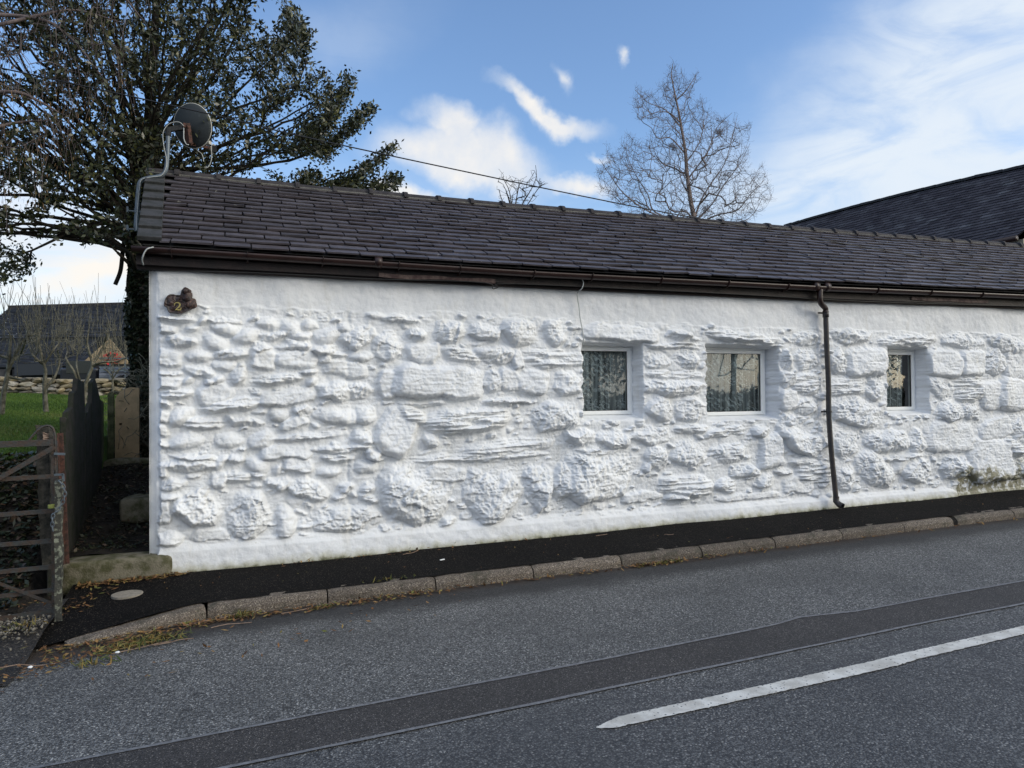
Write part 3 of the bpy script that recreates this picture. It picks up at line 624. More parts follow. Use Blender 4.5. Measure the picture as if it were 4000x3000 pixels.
up_ = [(-14, 3.70), (-.846, 3.876), (.594, 3.931), (2.084, 3.985), (3.35, 4.05), (3.56, 4.075), (3.66, 4.118), (3.8, 4.122), (4.05, 4.085), (4.26, 4.05), (4.93, 4.073), (6.09, 4.09), (9, 4.15), (45, 4.6)]
lo_ = [(-14, 3.36), (-.04, 3.52), (1.64, 3.572), (3.25, 3.625), (4.43, 3.661), (5.45, 3.67), (9, 3.71), (45, 4.1)]
off = lambda P, d: [(x, y+d) for x, y in P]
strip('trench_patch', lo_, [(p[0], p[1]) for p in up_], .004, M['patch'])
strip('joint_seal', off(up_, -.008), off(up_, .016), .008, M['seal'], .0014)
strip('joint_seal', off(lo_, -.012), off(lo_, .013), .008, M['seal'], .0014)
cl_lo = [(1.64, 3.178), (1.72, 3.145), (2.27, 3.15), (3.2, 3.158), (3.6, 3.165), (3.8, 3.19), (4.85, 3.225), (6.2, 3.28)]
cl_hi = [(1.64, 3.19), (1.80, 3.245), (3.2, 3.272), (3.55, 3.280), (3.75, 3.295), (4.93, 3.335), (6.2, 3.385)]
strip('centre_line_marking', cl_lo, cl_hi, .007, M['line'], .002)
strip('centre_line_marking', [(8.2, 3.36), (13, 3.55)], [(8.2, 3.46), (13, 3.65)], .007, M['line'], .0012)
strip('centre_line_marking', [(-8, 2.85), (-3, 3.02)], [(-8, 2.95), (-3, 3.12)], .007, M['line'], .0012)
KY = 6.07
def pz(X, Y):
    k = kz(X)+.004-.05*(1-sstep(X, -1.5, -.4)); b = base_z(X)+.012
    t = np.clip((Y-6.15)/(7.28-6.15), 0, 1); return k+(b-k)*t+.004*np.sin(X*2.3)*np.sin(Y*5)
def pave_sheet():
    xs = np.concatenate([np.linspace(-1.34, 0, 24), np.linspace(.2, 30, 120)]); V = []; n = 14
    for x in xs:
        y0 = 6.14 if x > -.24 else 6.165+(x+.24)*.345
        for k in range(n):
            y = y0+(7.32-y0)*k/(n-1); V.append((x, y, float(pz(x, y)) if y > 6.14 else float(pz(x, 6.14))-(.045+.0)*(6.14-y)/.37))
    f = np.array([[i*n+k, (i+1)*n+k, (i+1)*n+k+1, i*n+k+1] for i in range(len(xs)-1) for k in range(n-1)])
    return tag(mobj('pavement', V, f, M['pave'], None, True), kind='structure')
pave_sheet()
# rough verge and gravelly entrance in front of the gate
sheet('driveway', np.linspace(-9, -1.30, 40), np.linspace(5.1, 6.75, 16), lambda X, Y: road_z(X, 5.2)+.006+(.085)*sstep(Y, 5.3, 6.1)+.010*np.sin(X*5+Y*3), M['drive'])
sheet('path', np.linspace(-1.62, -.70, 20), np.linspace(7.42, 11.6, 60), lambda X, Y: .285+.60*sstep(Y, 7.6, 10.2)+.03*np.sin(X*9)*np.sin(Y*7)+.02*np.sin(Y*19+X*4), M['path'])

# kerb stones, each a thing of its own
def kerb(p0, p1, drop0=0., drop1=0., chip=0):
    o = empty('kerb_stone', (0, 0, 0)); bpy.data.objects.remove(o)
    prof = [(0, -.12), (-.012, -.02), (-.004, .055), (.018, .085), (.045, .1), (.13, .102), (.13, -.12)]
    n = 14; V = []; r = np.random.default_rng(int(abs(p0[0]*100))); L_ = math.dist(p0[:2], p1[:2])
    dx, dy = (p1[0]-p0[0])/L_, (p1[1]-p0[1])/L_
    for i in range(n):
        t = i/(n-1); e = .006
        x = p0[0]+dx*(e+(L_-2*e)*t); y = p0[1]+dy*(e+(L_-2*e)*t); z = p0[2]+(p1[2]-p0[2])*t-.1
        dr = drop0+(drop1-drop0)*t; w_ = .006 if i in (0, n-1) else 0
        for a, b in prof:
            jj = r.normal(0, .0022, 2)*(b > 0)
            hh = b*(1-dr) if b > 0 else b
            V.append((x-dy*(a+jj[0])+dy*0, y+dx*(a+jj[0]+(w_ if a < .1 else -w_)), z+hh+jj[1]-(w_ if b > .05 else 0)))
    k = len(prof); Fc = [(i*k+j, (i+1)*k+j, (i+1)*k+j+1, i*k+j+1) for i in range(n-1) for j in range(k-1)]+[tuple(range(k)), tuple(range((n-1)*k+k-1, (n-1)*k-1, -1))]
    return mobj('kerb_stone', V, Fc, M['kerb'], None, False)
KL = {-1: 'dropped kerb stone tapering into the leaf litter at the left end', 0: 'kerb stone just right of the dropped one, moss at its right end', 9: 'shorter kerb stone beside a broken joint near the right edge of the photo'}
for i in range(-1, 17):
    xa, xb = -.2415+.915*i, -.2415+.915*(i+1)
    if i == 8: xb -= .13
    if i == 9: xa -= .07
    kza, kzb = float(kz(xa)), float(kz(xb))
    if i == -1: k = kerb((-1.12, 5.75, .085), (-.2415, 6.055, float(kz(-.24))), .80, .0)
    else: k = kerb((xa, KY, kza), (xb, KY, kzb))
    tag(k, KL.get(i, 'grey brown concrete kerb stone, one of the even row edging the dark pavement'), 'kerb stone', 'kerb stones along the pavement')
V = MB(); V.box((10, 6.2, -.5), (10.01, 6.21, -.49))
# drain lid
c = atZ(497, 2321, float(pz(-.9, 6.8)))
m_ = MB(); m_.tube([(c[0], c[1], c[2]-.03), (c[0], c[1], c[2]+.004), (c[0], c[1], c[2]+.007)], [.118, .118, .108], 36)
tag(m_.build('drain_lid', M['lidc']), 'small round pale concrete lid set in the dark pavement', 'drain lid')

# doorstep and stone block in the passage
def rough_block(name, a, b, m, sd=0, amp=.008, sub=10):
    bm = __import__('bmesh').new(); import bmesh
    bmesh.ops.create_cube(bm, size=1); bmesh.ops.subdivide_edges(bm, edges=bm.edges[:], cuts=sub, use_grid_fill=True)
    r = np.random.default_rng(sd); a, b = np.array(a), np.array(b); c = (a+b)/2; s = b-a
    ph = r.uniform(0, 6, 6)
    for v in bm.verts:
        p = np.array(v.co); q = p*2; ln = (np.abs(q)**9).sum()**(1/9); p = p/max(ln, 1e-6)*np.abs(q).max()
        w_ = p*s+c; n = amp*(math.sin(w_[0]*13+ph[0])*math.sin(w_[2]*17+ph[1])+math.sin(w_[1]*15+ph[2])*math.sin(w_[0]*31+ph[3])*.6)+r.normal(0, amp*.18)
        v.co = Vector(w_+np.sign(p)*n)
    me = bpy.data.meshes.new(name); bm.to_mesh(me); bm.free(); me.materials.append(m); me.polygons.foreach_set('use_smooth', [True]*len(me.polygons))
    o = bpy.data.objects.new(name, me); return link(o)
tag(rough_block('doorstep', (-1.47, 7.14, 0.0), (-.575, 7.44, .290), M['concrete'], 3, .006), 'long mossy concrete step at the mouth of the dark passage', 'step')
tag(rough_block('stone_block', (-1.16, 8.35, .40), (-.60, 8.75, .66), M['concrete'], 5, .008), 'squared stone block lying in the shaded passage beside the cottage', 'stone block')
tag(rough_block('threshold_stone', (-1.58, 9.95, .72), (-.72, 10.15, .955), M['concrete'], 6, .01), 'pale stone sill across the far end of the passage', 'stone')

# ---------------------------------------------------------------- the cottage
cot = empty('cottage', (0, 7.25, .12), label='low whitewashed rubble stone cottage with long slate roof and three small windows', cat='cottage')
fw_, wins = build_wall(cot); adopt(fw_, cot)
BY = 11.35
def P(o): return adopt(o, cot)
b_ = MB()
gx = -.765
b_.add([(gx, 7.255, -.1), (gx, BY, -.1), (gx, BY, 3.0), (gx, RY, 4.22), (gx, 7.14, 3.02), (gx, 7.255, 2.86)], [(0, 5, 4, 3, 2, 1)])
P(b_.build('gable_wall', M['wall']))
b_ = MB(); b_.box((gx, BY-.3, -.1), (18.6, BY, 2.9)); b_.box((18.3, 7.26, -.1), (18.6, BY-.3, 2.9)); b_.box((15.6, 7.245, -.1), (18.6, 7.5, 2.95))
P(b_.build('rear_wall', M['wall']))
for o_w in bpy.data.objects:
    if o_w.name in ('gable_wall', 'rear_wall'):
        a_w = o_w.data.attributes.new('foot', 'FLOAT', 'POINT'); a_w.data.foreach_set('value', [max(0., v.co.z+.1) for v in o_w.data.vertices])
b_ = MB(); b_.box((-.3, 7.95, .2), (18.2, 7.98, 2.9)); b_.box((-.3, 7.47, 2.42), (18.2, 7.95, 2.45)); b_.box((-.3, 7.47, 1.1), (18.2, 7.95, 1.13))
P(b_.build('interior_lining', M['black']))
# windows
for (xa, xb, za, zb, wi) in wins:
    y0 = 7.425; fr = MB(); ra, rb, rz0, rz1 = [(3.50, 4.352, 1.432, 2.275), (5.17, 6.292, 1.392, 2.268), (8.08, 8.905, 1.412, 2.285)][wi]
    fwid = .062
    def frame(mb, xa, xb, za, zb, t, y0, y1):
        V = [(xa, za), (xb, za), (xb, zb), (xa, zb)]; I = [(xa+t, za+t), (xb-t, za+t), (xb-t, zb-t), (xa+t, zb-t)]
        for k in range(4):
            k2 = (k+1) % 4; q = [V[k], V[k2], I[k2], I[k]]
            mb.add([(x, y0, z) for x, z in q]+[(x, y1, z) for x, z in q], [(0, 1, 2, 3), (3, 2, 6, 7), (0, 4, 5, 1), (0, 3, 7, 4), (1, 5, 6, 2)])
    frame(fr, ra, rb, rz0, rz1, .028, y0, y0+.07)
    frame(fr, ra+.030, rb-.030, rz0+.030, rz1-.030, .044, y0-.012, y0+.05)
    wo_ = fr.build('window', M['upvc'], bevel=.004)
    P(wo_)
    gk = MB(); frame(gk, ra+.072, rb-.072, rz0+.072, rz1-.072, .007, y0+.004, y0+.02); g = gk.build('gasket', M['gasket']); adopt(g, wo_) if False else setattr(g, 'parent', wo_); g.matrix_parent_inverse = Matrix.Identity(4)
    pn = MB(); pn.add([(ra+.07, y0+.012, rz0+.07), (rb-.07, y0+.012, rz0+.07), (rb-.07, y0+.012, rz1-.07), (ra+.07, y0+.012, rz1-.07)], [(0, 1, 2, 3)])
    g = pn.build('pane', M['glass']); g.parent = wo_
    sl_ = MB(); sl_.box((ra-.02, 7.40-.03, rz0-.034), (rb+.01, 7.47, rz0-.006)); g = sl_.build('sill', M['upvc'], bevel=.006); g.parent = wo_
    # net curtain
    nxx = 160; x = np.linspace(ra+.03, rb-.03-(.13 if wi == 2 else 0), nxx); zt = rz1-.03; r = np.random.default_rng(wi)
    yy = y0+.075+.020*np.sin(x*62+2*np.sin(x*9+wi))+.012*np.sin(x*23+wi)
    V = []
    for j, t in enumerate((0, .5, 1.)):
        for i in range(nxx): V.append((x[i]+(.02*t if wi == 2 else 0), yy[i]*1+(.0 if t else 0), rz0+.03+(zt-rz0-.03)*t))
    cu = mobj('net_curtain', V, [(j*nxx+i, j*nxx+i+1, (j+1)*nxx+i+1, (j+1)*nxx+i) for j in range(2) for i in range(nxx-1)], M['lace'], None, True)
    tag(cu, ['floral lace curtain hanging in folds behind the leftmost small window', 'floral lace curtain behind the widest window that mirrors bare branches', 'narrow pleated lace curtain behind the small window right of the downpipe'][wi], 'curtain', 'net curtains in the cottage windows')

# roof: every slate laid as its own slab in one roof mesh
def roof_pt(X, s, lift=0.):
    y = EY-.03+(RY-EY+.03)*s; z = eave_z(X)+(ridge_z(X)-.035-eave_z(X))*s
    return np.array([X, y-lift*.5, z+lift*.866])
mb = MB(); r = np.random.default_rng(11); NC = 17
ex_ = 1.0/NC
for c_ in range(NC):
    s0 = c_*ex_; x = -.80+(.19 if c_ % 2 else 0)-.1+r.uniform(-.02, .02)
    while x < 18.9:
        wd_ = r.uniform(.355, .405); 
        if c_ == 0: wd_ *= .9
        xa, xb = x+.006, x+wd_-.006; vx = -.66-.17*s0
        if xb > vx+.03:
            xa = max(xa, vx); j = r.normal(0, .0035); tl = r.normal(0, .003); th = .017+r.uniform(-.004, .005)
            if r.random() < .03: j -= .02
            lo = s0+j*ex_*4; hi = s0+ex_*1.5
            l0 = .026+th+r.uniform(0, .007); l1 = .010
            c1 = r.uniform(0, .012)*(r.random() < .4); c2 = r.uniform(0, .012)*(r.random() < .4)
            top = [roof_pt(xa+c1, lo, l0+tl), roof_pt(xa, lo+.004+c1/2.5, l0+tl), roof_pt(xa, hi, l1), roof_pt(xb, hi, l1), roof_pt(xb, lo+.004+c2/2.5, l0-tl), roof_pt(xb-c2, lo, l0-tl)]
            bot = [roof_pt(xa+c1, lo, l0+tl-th), roof_pt(xa, lo+.004+c1/2.5, l0+tl-th), roof_pt(xa, hi, l1-.008), roof_pt(xb, hi, l1-.008), roof_pt(xb, lo+.004+c2/2.5, l0-tl-th), roof_pt(xb-c2, lo, l0-tl-th)]
            mb.add(top+bot, [(0, 5, 4, 3, 2, 1), (6, 11, 5, 0), (1, 7, 6, 0), (1, 2, 8, 7), (3, 4, 10, 9), (5, 11, 10, 4)], float(np.clip(r.beta(2, 2.2), 0, 1)))
        x += wd_
rf = mb.build('roof', M['slate'])
P(rf)
mb = MB()
for i in range(20):
    x0, x1 = -.80+i*.985, -.80+(i+1)*.985
    p = [roof_pt(x0, 0, -.005), roof_pt(x1, 0, -.005), roof_pt(x1, 1, -.005), roof_pt(x0, 1, -.005)]
    mb.add(p, [(0, 1, 2, 3)])
    q = [(x1, BY+.1, eave_z(x1)), (x0, BY+.1, eave_z(x0))]; mb.add([p[3], p[2], q[0], q[1]], [(0, 1, 2, 3)])
o = mb.build('underlay', M['under']); o.parent = rf; o.matrix_parent_inverse = Matrix.Identity(4)
mb = MB()
for c_ in range(16):
    for i in range(50):
        x0 = -.85+i*.38+(.19 if c_ % 2 else 0); s = c_/16; 
        def bp(x, s, l): return (x, BY+.12-(BY+.12-RY)*s+l*.5, eave_z(x)+(ridge_z(x)-.035-eave_z(x))*s+l*.866)
        mb.add([bp(x0, s, .03), bp(x0+.375, s, .03), bp(x0+.375, s+.075, .012), bp(x0, s+.075, .012)], [(0, 3, 2, 1)], r.random())
o = mb.build('rear_slates', M['slate']); o.parent = rf; o.matrix_parent_inverse = Matrix.Identity(4)
# stone slabs stepping up the left verge
mb = MB(); nS = 8
for k in range(nS):
    s0, s1 = k/nS+.004, min((k+1)/nS+.05, 1.0); 
    def vx(s, o_): return (-.655-.165*s)-(0 if o_ else .185)
    t0, t1 = .075, .035
    V = [roof_pt(vx(s0, 0), s0, t0), roof_pt(vx(s0, 1)+.012, s0, t0), roof_pt(vx(s1, 1)+.012, s1, t1), roof_pt(vx(s1, 0), s1, t1)]
    W_ = [roof_pt(vx(s0, 0), s0, t0-.045), roof_pt(vx(s0, 1)+.012, s0, t0-.045), roof_pt(vx(s1, 1)+.012, s1, t1-.05), roof_pt(vx(s1, 0), s1, t1-.05)]
    mb.add(V+W_, [(0, 1, 2, 3), (4, 5, 1, 0), (5, 6, 2, 1), (7, 4, 0, 3), (6, 7, 3, 2), (7, 6, 5, 4)])
mb.box((-.80, 7.13, 3.0), (-.77, 7.3, 3.06))
P(mb.build('verge_slabs', M['verge'], bevel=.006))
mb = MB()
for k in range(9):
    s0, s1 = k/9, (k+1)/9
    a = [roof_pt(-.84-.165*s0, s0, .03), roof_pt(-.84-.165*s1, s1, .03), roof_pt(-.80-.165*s1, s1, -.06), roof_pt(-.77-.165*s0, s0, -.06)]
    mb.add(a, [(0, 1, 2, 3)])
P(mb.build('verge_mortar', M['mortar']))
# ridge tiles with raised collars
def ridge_tile(xa, xb, mb, r):
    n = 9; V = []; secs = [(xa, 1.), (xb-.055, .98), (xb-.05, 1.36), (xb, 1.36), (xb+.001, .9)]
    for (x, k) in secs:
        z0 = float(ridge_z(x))-.055
        for i in range(n):
            t = PI*i/(n-1); V.append((x, RY-math.cos(t)*.115*k, z0+math.sin(t)**.8*.085*(k if k < 1.1 else 1.15)+r))
    mb.add(V, [(j*n+i, j*n+i+1, (j+1)*n+i+1, (j+1)*n+i) for j in range(len(secs)-1) for i in range(n-1)]+[tuple(range(n)), tuple(range((len(secs)-1)*n+n-1, (len(secs)-1)*n-1, -1))])
mb = MB(); xj = float(atY(1962, 800, RY)[0]); x = xj-.452*10
x = xj-.452*9
ridge_tile(-1.0, x, mb, 0)
rr = np.random.default_rng(2)
while x < 18.9: ridge_tile(x, x+.452, mb, rr.normal(0, .004)); x += .452
P(mb.build('ridge_tiles', M['ridge'], smooth=False))
mb = MB(); mb.tube([(xx, RY-.112, float(ridge_z(xx))-.055) for xx in np.linspace(-1, 18.9, 80)], .018, 6); P(mb.build('ridge_mortar', M['mortar']))
# fascia boards
mb = MB(); xs_ = np.linspace(-.86, 18.9, 60)
def board(mb, xs_, y0, y1, za, zb):
    for i in range(len(xs_)-1):
        a, b = xs_[i], xs_[i+1]
        V = [(x, y, f(x)) for f in (za, zb) for x in (a, b) for y in (y0, y1)]
        mb.add(V, [(0, 2, 6, 4), (4, 6, 7, 5), (0, 1, 3, 2), (1, 5, 7, 3)]+([(0, 4, 5, 1)] if i == 0 else [])+([(2, 3, 7, 6)] if i == len(xs_)-2 else []))
tz_ = lambda x: float(top_z(x))
board(mb, xs_, 7.150, 7.30, lambda x: tz_(x)+.012, lambda x: tz_(x)+.085)
board(mb, xs_, 7.170, 7.30, lambda x: tz_(x)+.088, lambda x: float(eave_z(x))-.012)
board(mb, xs_, 7.205, 7.30, lambda x: tz_(x)-.020, lambda x: tz_(x)+.014)
P(mb.build('fascia', M['fascia']))
x1 = float(atY(1480, 1090, 7.14)[0]); x2 = float(atY(1935, 1115, 7.14)[0])
mb = MB(); board(mb, np.linspace(x1, x2, 9), 7.138, 7.149, lambda x: tz_(x)+.004+.008*math.sin(x*7), lambda x: tz_(x)+.042+.006*math.sin(x*11)); P(mb.build('peeling_board', M['fascia_w']))
x1 = float(atY(3560, 1165, 7.14)[0]); x2 = float(atY(3860, 1180, 7.14)[0])
mb = MB(); board(mb, np.linspace(x1, x2, 9), 7.138, 7.149, lambda x: tz_(x)+.034+.005*math.sin(x*9), lambda x: tz_(x)+.080); P(mb.build('peeling_board', M['fascia_w']))
# gutter with brackets
gz = lambda x: float(lin(x, [-.8, 3, 7, 11, 19], [3.040, 3.018, 3.04, 3.092, 3.17]))
n = 10; V = []; xs_ = np.linspace(-.885, 18.95, 70)
for x in xs_:
    for R_, rv in ((.056, 0), (.052, 1)):
        for i in range(n+1):
            t = PI*(i/n if not rv else 1-i/n); V.append((x, 7.095-math.cos(t)*R_, gz(x)-math.sin(t)*R_+.004*rv*0))
k = 2*(n+1); Fc = [(j*k+i, (j+1)*k+i, (j+1)*k+(i+1) % k, j*k+(i+1) % k) for j in range(len(xs_)-1) for i in range(k)]+[tuple(range(n+1))]
gt = P(mobj('gutter', V, Fc, M['gutter'], None, True))
gx_ = [float(atY(px, 1060, 7.04)[0]) for px in (668, 968, 1263, 1560, 1800, 2089, 2316, 2587, 2849, 3082, 3432, 3640, 3840)]; gx_ += [gx_[-1]+.95*k for k in range(1, 8)]
for x in gx_:
    mb = MB(); pts = [(x, 7.095-math.cos(t)*.0605, gz(x)-math.sin(t)*.0605) for t in np.linspace(-.15, PI+.1, 12)]
    for a, b in zip(pts[:-1], pts[1:]): mb.bar(a, b, .022, .007, up=(1, 0, 0))
    mb.bar((x, 7.13, gz(x)-.055), (x, 7.16, gz(x)-.085), .02, .012)
    o = mb.build('bracket', M['gutter'], smooth=False); o.parent = gt; o.matrix_parent_inverse = Matrix.Identity(4)
for px in (1480, 3195, 3238):
    x = float(atY(px, 1060, 7.04)[0]); mb = MB(); mb.tube([(x-.035, 7.095, gz(x)), (x+.035, 7.095, gz(x))], .0605, 20); o = mb.build('gutter_union', M['gutter'], smooth=True); o.parent = gt; o.matrix_parent_inverse = Matrix.Identity(4)
# downpipe
pp = [(3204, 1128), (3204, 1178), (3224, 1205), (3224, 1222)]
sw = curve_pts([atY(px, py, yy) for (px, py), yy in zip(pp, (7.085, 7.085, 7.15, 7.155))], 6)
mb = MB(); mb.tube(sw, .034, 16); dpr = mb.build('downpipe', M['gutter'], smooth=True); P(dpr)
low = [(3225, 1215), (3229, 1340), (3236, 1500), (3237, 1608), (3244, 1720), (3251, 1803), (3259, 1880), (3266, 1955)]
yl = [7.160, 7.160, 7.155, 7.150, 7.14, 7.13, 7.115, 7.10]
lp = curve_pts([atY(*p, y) for p, y in zip(low, yl)], 5)
mb = MB(); mb.tube(lp, .032, 16); mb.tube([lp[0], lp[1]], .039, 16)
e = lp[-1]; mb.tube([e+np.array([0, 0, .05]), e+np.array([0, -.0, -.01]), e+np.array([.01, -.035, -.045]), e+np.array([.02, -.085, -.065])], [.038, .038, .038, .040], 16, caps=False)
o = mb.build('lower_pipe', M['pipe'], smooth=True); o.parent = dpr; o.matrix_parent_inverse = Matrix.Identity(4)
for px, py, yy in ((3225, 1222, 7.16), (3237, 1608, 7.15)):
    c = atY(px, py, yy); mb = MB(); mb.tube([c+np.array([0, 0, -.012]), c+np.array([0, 0, .012])], .039, 14); mb.box((c[0]-.085, c[1]+.02, c[2]-.010), (c[0]+.02, c[1]+.045, c[2]+.010))
    o = mb.build('pipe_bracket', M['pipe'], smooth=False); o.parent = dpr; o.matrix_parent_inverse = Matrix.Identity(4)

# ---------------------------------------------------------------- fixtures hung on the cottage
# carved owl and stump number plaque
o_ = (620, 1100); s_ = 11.06
out = [(240, 900), (300, 730), (390, 610), (500, 555), (640, 555), (760, 590), (950, 595), (1000, 520), (1010, 390), (1080, 300), (1180, 265), (1290, 310), (1350, 400), (1370, 480), (1415, 560), (1415, 690), (1500, 780), (1590, 890), (1615, 980), (1590, 1080), (1500, 1170), (1330, 1250), (1150, 1320), (1000, 1380), (830, 1400), (640, 1375), (500, 1375), (410, 1310), (350, 1130), (240, 1070), (225, 990)]
ctr = np.array([820, 960]); rings = []
V = []; nO = len(out)
yb = WY-.036
r = np.random.default_rng(4)
for k, dep in ((1., 0.0), (1., .022), (.93, .036), (.78, .030), (.5, .040), (.2, .036)):
    for (x, y) in out:
        q = ctr+(np.array([x, y])-ctr)*k; p = atY(o_[0]+q[0]/s_, o_[1]+q[1]/s_, yb); V.append((p[0], p[1]-dep-(r.uniform(-.004, .006) if 0 < k < .95 else 0), p[2]))
Fc = [(j*nO+(i+1) % nO, j*nO+i, (j+1)*nO+i, (j+1)*nO+(i+1) % nO) for j in range(5) for i in range(nO)]+[tuple(range(6*nO-1, 5*nO-1, -1))]
pq = mobj('number_plaque', V, Fc, M['plaque'], None, False); tag(pq, 'brown carved owl-on-a-stump house plaque with a gold number 2', 'house sign')
def blob(name, c, s, m, parent, seed=0, sub=3, amp=.12):
    import bmesh
    bm = bmesh.new(); bmesh.ops.create_icosphere(bm, subdivisions=sub, radius=1)
    rr = np.random.default_rng(seed); ph = rr.uniform(0, 6, 6)
    for v in bm.verts:
        n = 1+amp*(math.sin(v.co.x*4+ph[0])+math.sin(v.co.y*5+ph[1])+math.sin(v.co.z*6+ph[2]))/1.5
        v.co = Vector([v.co[i]*s[i]*n+c[i] for i in range(3)])
    me = bpy.data.meshes.new(name); bm.to_mesh(me); bm.free(); me.materials.append(m); me.polygons.foreach_set('use_smooth', [True]*len(me.polygons))
    o = bpy.data.objects.new(name, me); return link(o, parent)
pc = lambda x, y, d=0.: atY(o_[0]+x/s_, o_[1]+y/s_, yb-d)
hd = pc(1185, 420, .04); blob('owl_head', hd, (.041, .032, .037), M['plaque'], pq, 1)
bd = pc(1230, 640, .035); blob('owl_body', bd, (.047, .03, .055), M['plaque'], pq, 2)
kn = pc(1420, 960, .03); blob('stump_knot', kn, (.045, .025, .055), M['plaque_hi'], pq, 5)
for ex2 in (1110, 1290):
    e_ = pc(ex2, 375, .068); blob('owl_eye', e_, (.011, .006, .011), M['plaque_hi'], pq, 3, 2, .02)
bk = pc(1200, 430, .074); blob('beak', bk, (.006, .008, .010), M['plaque_hi'], pq, 4, 2, .02)
# painted numeral
path = [(690, 1030, 45), (680, 980, 40), (715, 930, 34), (790, 905, 40), (880, 930, 62), (915, 1000, 78), (880, 1080, 66), (800, 1150, 42), (730, 1210, 34), (720, 1225, 40)]
cp2 = curve_pts([np.array(p, float) for p in path], 5); V = []; Fc = []
for i, p in enumerate(cp2):
    a, b = cp2[max(i-1, 0)], cp2[min(i+1, len(cp2)-1)]; d = (b-a)[:2]; d = d/np.linalg.norm(d); nrm = np.array([-d[1], d[0]])
    for sgn in (-1, 1): q = p[:2]+nrm*sgn*p[2]/2; V.append(pc(q[0], q[1], .060))
    if i: Fc.append((2*i-2, 2*i-1, 2*i+1, 2*i))
bse = [(690, 1240), (760, 1180), (860, 1190), (930, 1185), (955, 1120), (985, 1125), (975, 1180), (940, 1250), (860, 1245), (770, 1225)]
k = len(V); V += [pc(x, y, .0606) for x, y in bse]; Fc.append(tuple(range(k+len(bse)-1, k-1, -1)))
mobj('numeral', V, Fc, M['gold'], pq)

# satellite dish
DYp = 8.95
pole_px = [(530, 900), (535, 822), (541, 735), (552, 706), (585, 694), (625, 688), (646, 668), (653, 621), (656, 560), (657, 500)]
pts = curve_pts([atY(x, y, DYp) for x, y in pole_px], 5)
root = empty('satellite_dish', pts[0], label='dark grey satellite dish on a cranked pole at the left end of the roof', cat='satellite dish')
def R_(o): return adopt(o, root)
mb = MB(); mb.tube(pts, .024, 14); pole = R_(mb.build('pole', M['galv'], smooth=True))
for py in (822, 893):
    c = atY(535, py, DYp); mb = MB(); mb.box((c[0]-.10, c[1]-.02, c[2]-.018), (-.77, c[1]+.03, c[2]-.006)); mb.box((c[0]-.10, c[1]-.03, c[2]-.03), (c[0]-.085, c[1]+.04, c[2]+.03)); mb.tube([c+np.array([0, 0, -.03]), c+np.array([0, 0, .02])], .03, 10)
    R_(mb.build('wall_bracket', M['galv']))
ctr = atY(752, 492, DYp+.12); ax = np.array([.50, .84, .22]); ax /= np.linalg.norm(ax)      # looks away from the viewer
u = np.cross(ax, [0, 0, 1]); u /= np.linalg.norm(u); v = np.cross(u, ax)
def dishp(rr_, t, d): return ctr+(u*math.cos(t)*.238+v*math.sin(t)*.250)*rr_+ax*(-.062*(1-rr_**2)+d)
V = []; nR, nT = 8, 40
for side, d in ((0, 0), (1, .006)):
    for i in range(nR+1):
        for j in range(nT): V.append(dishp(i/nR, 2*PI*j/nT, d))
S_ = (nR+1)*nT; Fc = []
for i in range(nR):
    for j in range(nT):
        a, b, c, d = i*nT+j, i*nT+(j+1) % nT, (i+1)*nT+(j+1) % nT, (i+1)*nT+j; Fc.append((a, b, c, d)); Fc.append((S_+d, S_+c, S_+b, S_+a))
for j in range(nT): a, b = nR*nT+j, nR*nT+(j+1) % nT; Fc.append((a, b, S_+b, S_+a))
R_(mobj('reflector', V, Fc, M['dishm'], None, True))
mb = MB(); mb.tube([dishp(1.0, 2*PI*j/40, .004) for j in range(41)], .006, 6, caps=False); R_(mb.build('rim', M['lnb'], smooth=True))
top = pts[-1]; mnt = dishp(.30, PI*1.0, -.02)
mb = MB(); mb.bar(top+np.array([-.03, 0, -.03]), atY(722, 497, DYp+.02), .05, .05); mb.tube([top, top+np.array([0, 0, -.09])], .034, 12); R_(mb.build('clamp_arm', M['black']))
mb = MB(); mb.bar(atY(731, 490, DYp+.01), atY(740, 562, DYp+.03), .06, .045); mb.bar(atY(715, 490, DYp+.0), atY(742, 492, DYp+.02), .04, .05); R_(mb.build('rusty_bracket', M['rust']))
la, lb = atY(742, 562, DYp+.06), atY(822, 578, DYp+.42)
mb = MB(); mb.bar(la, lb, .022, .03); R_(mb.build('feed_arm', M['rust']))
mb = MB(); mb.tube([lb+np.array([-.03, 0, .05]), lb+np.array([-.0, -.03, .055])], [.03, .024], 12); mb.bar(lb+np.array([0, 0, -.03]), lb+np.array([.05, 0, .04]), .03, .05); R_(mb.build('feed_horn', M['lnb']))
mb = MB(); mb.box(tuple(lb+np.array([.02, -.02, -.05])), tuple(lb+np.array([.07, .02, .03]))); R_(mb.build('receiver_box', M['black']))
wht = [(740, 560), (772, 588), (790, 605), (796, 632)]
mb = MB(); mb.tube(curve_pts([atY(x, y, DYp+.2) for x, y in wht]), .005, 5); wht = [(825, 580), (826, 620), (815, 650), (800, 655)]; mb.tube(curve_pts([atY(x, y, DYp+.4) for x, y in wht]), .006, 5)
wht = [(718, 492), (702, 478), (680, 477), (655, 488), (637, 520), (640, 570), (650, 620), (648, 655), (630, 685), (590, 692), (553, 702), (545, 740), (536, 830), (533, 900)]
mb.tube(curve_pts([atY(x, y, DYp-.035) for x, y in wht]), .004, 6)
wht = [(718, 500), (718, 540), (727, 562), (738, 566)]
mb.tube(curve_pts([atY(x, y, DYp-.04) for x, y in wht]), .006, 6)
R_(mb.build('cable', M['cablew'], smooth=True))
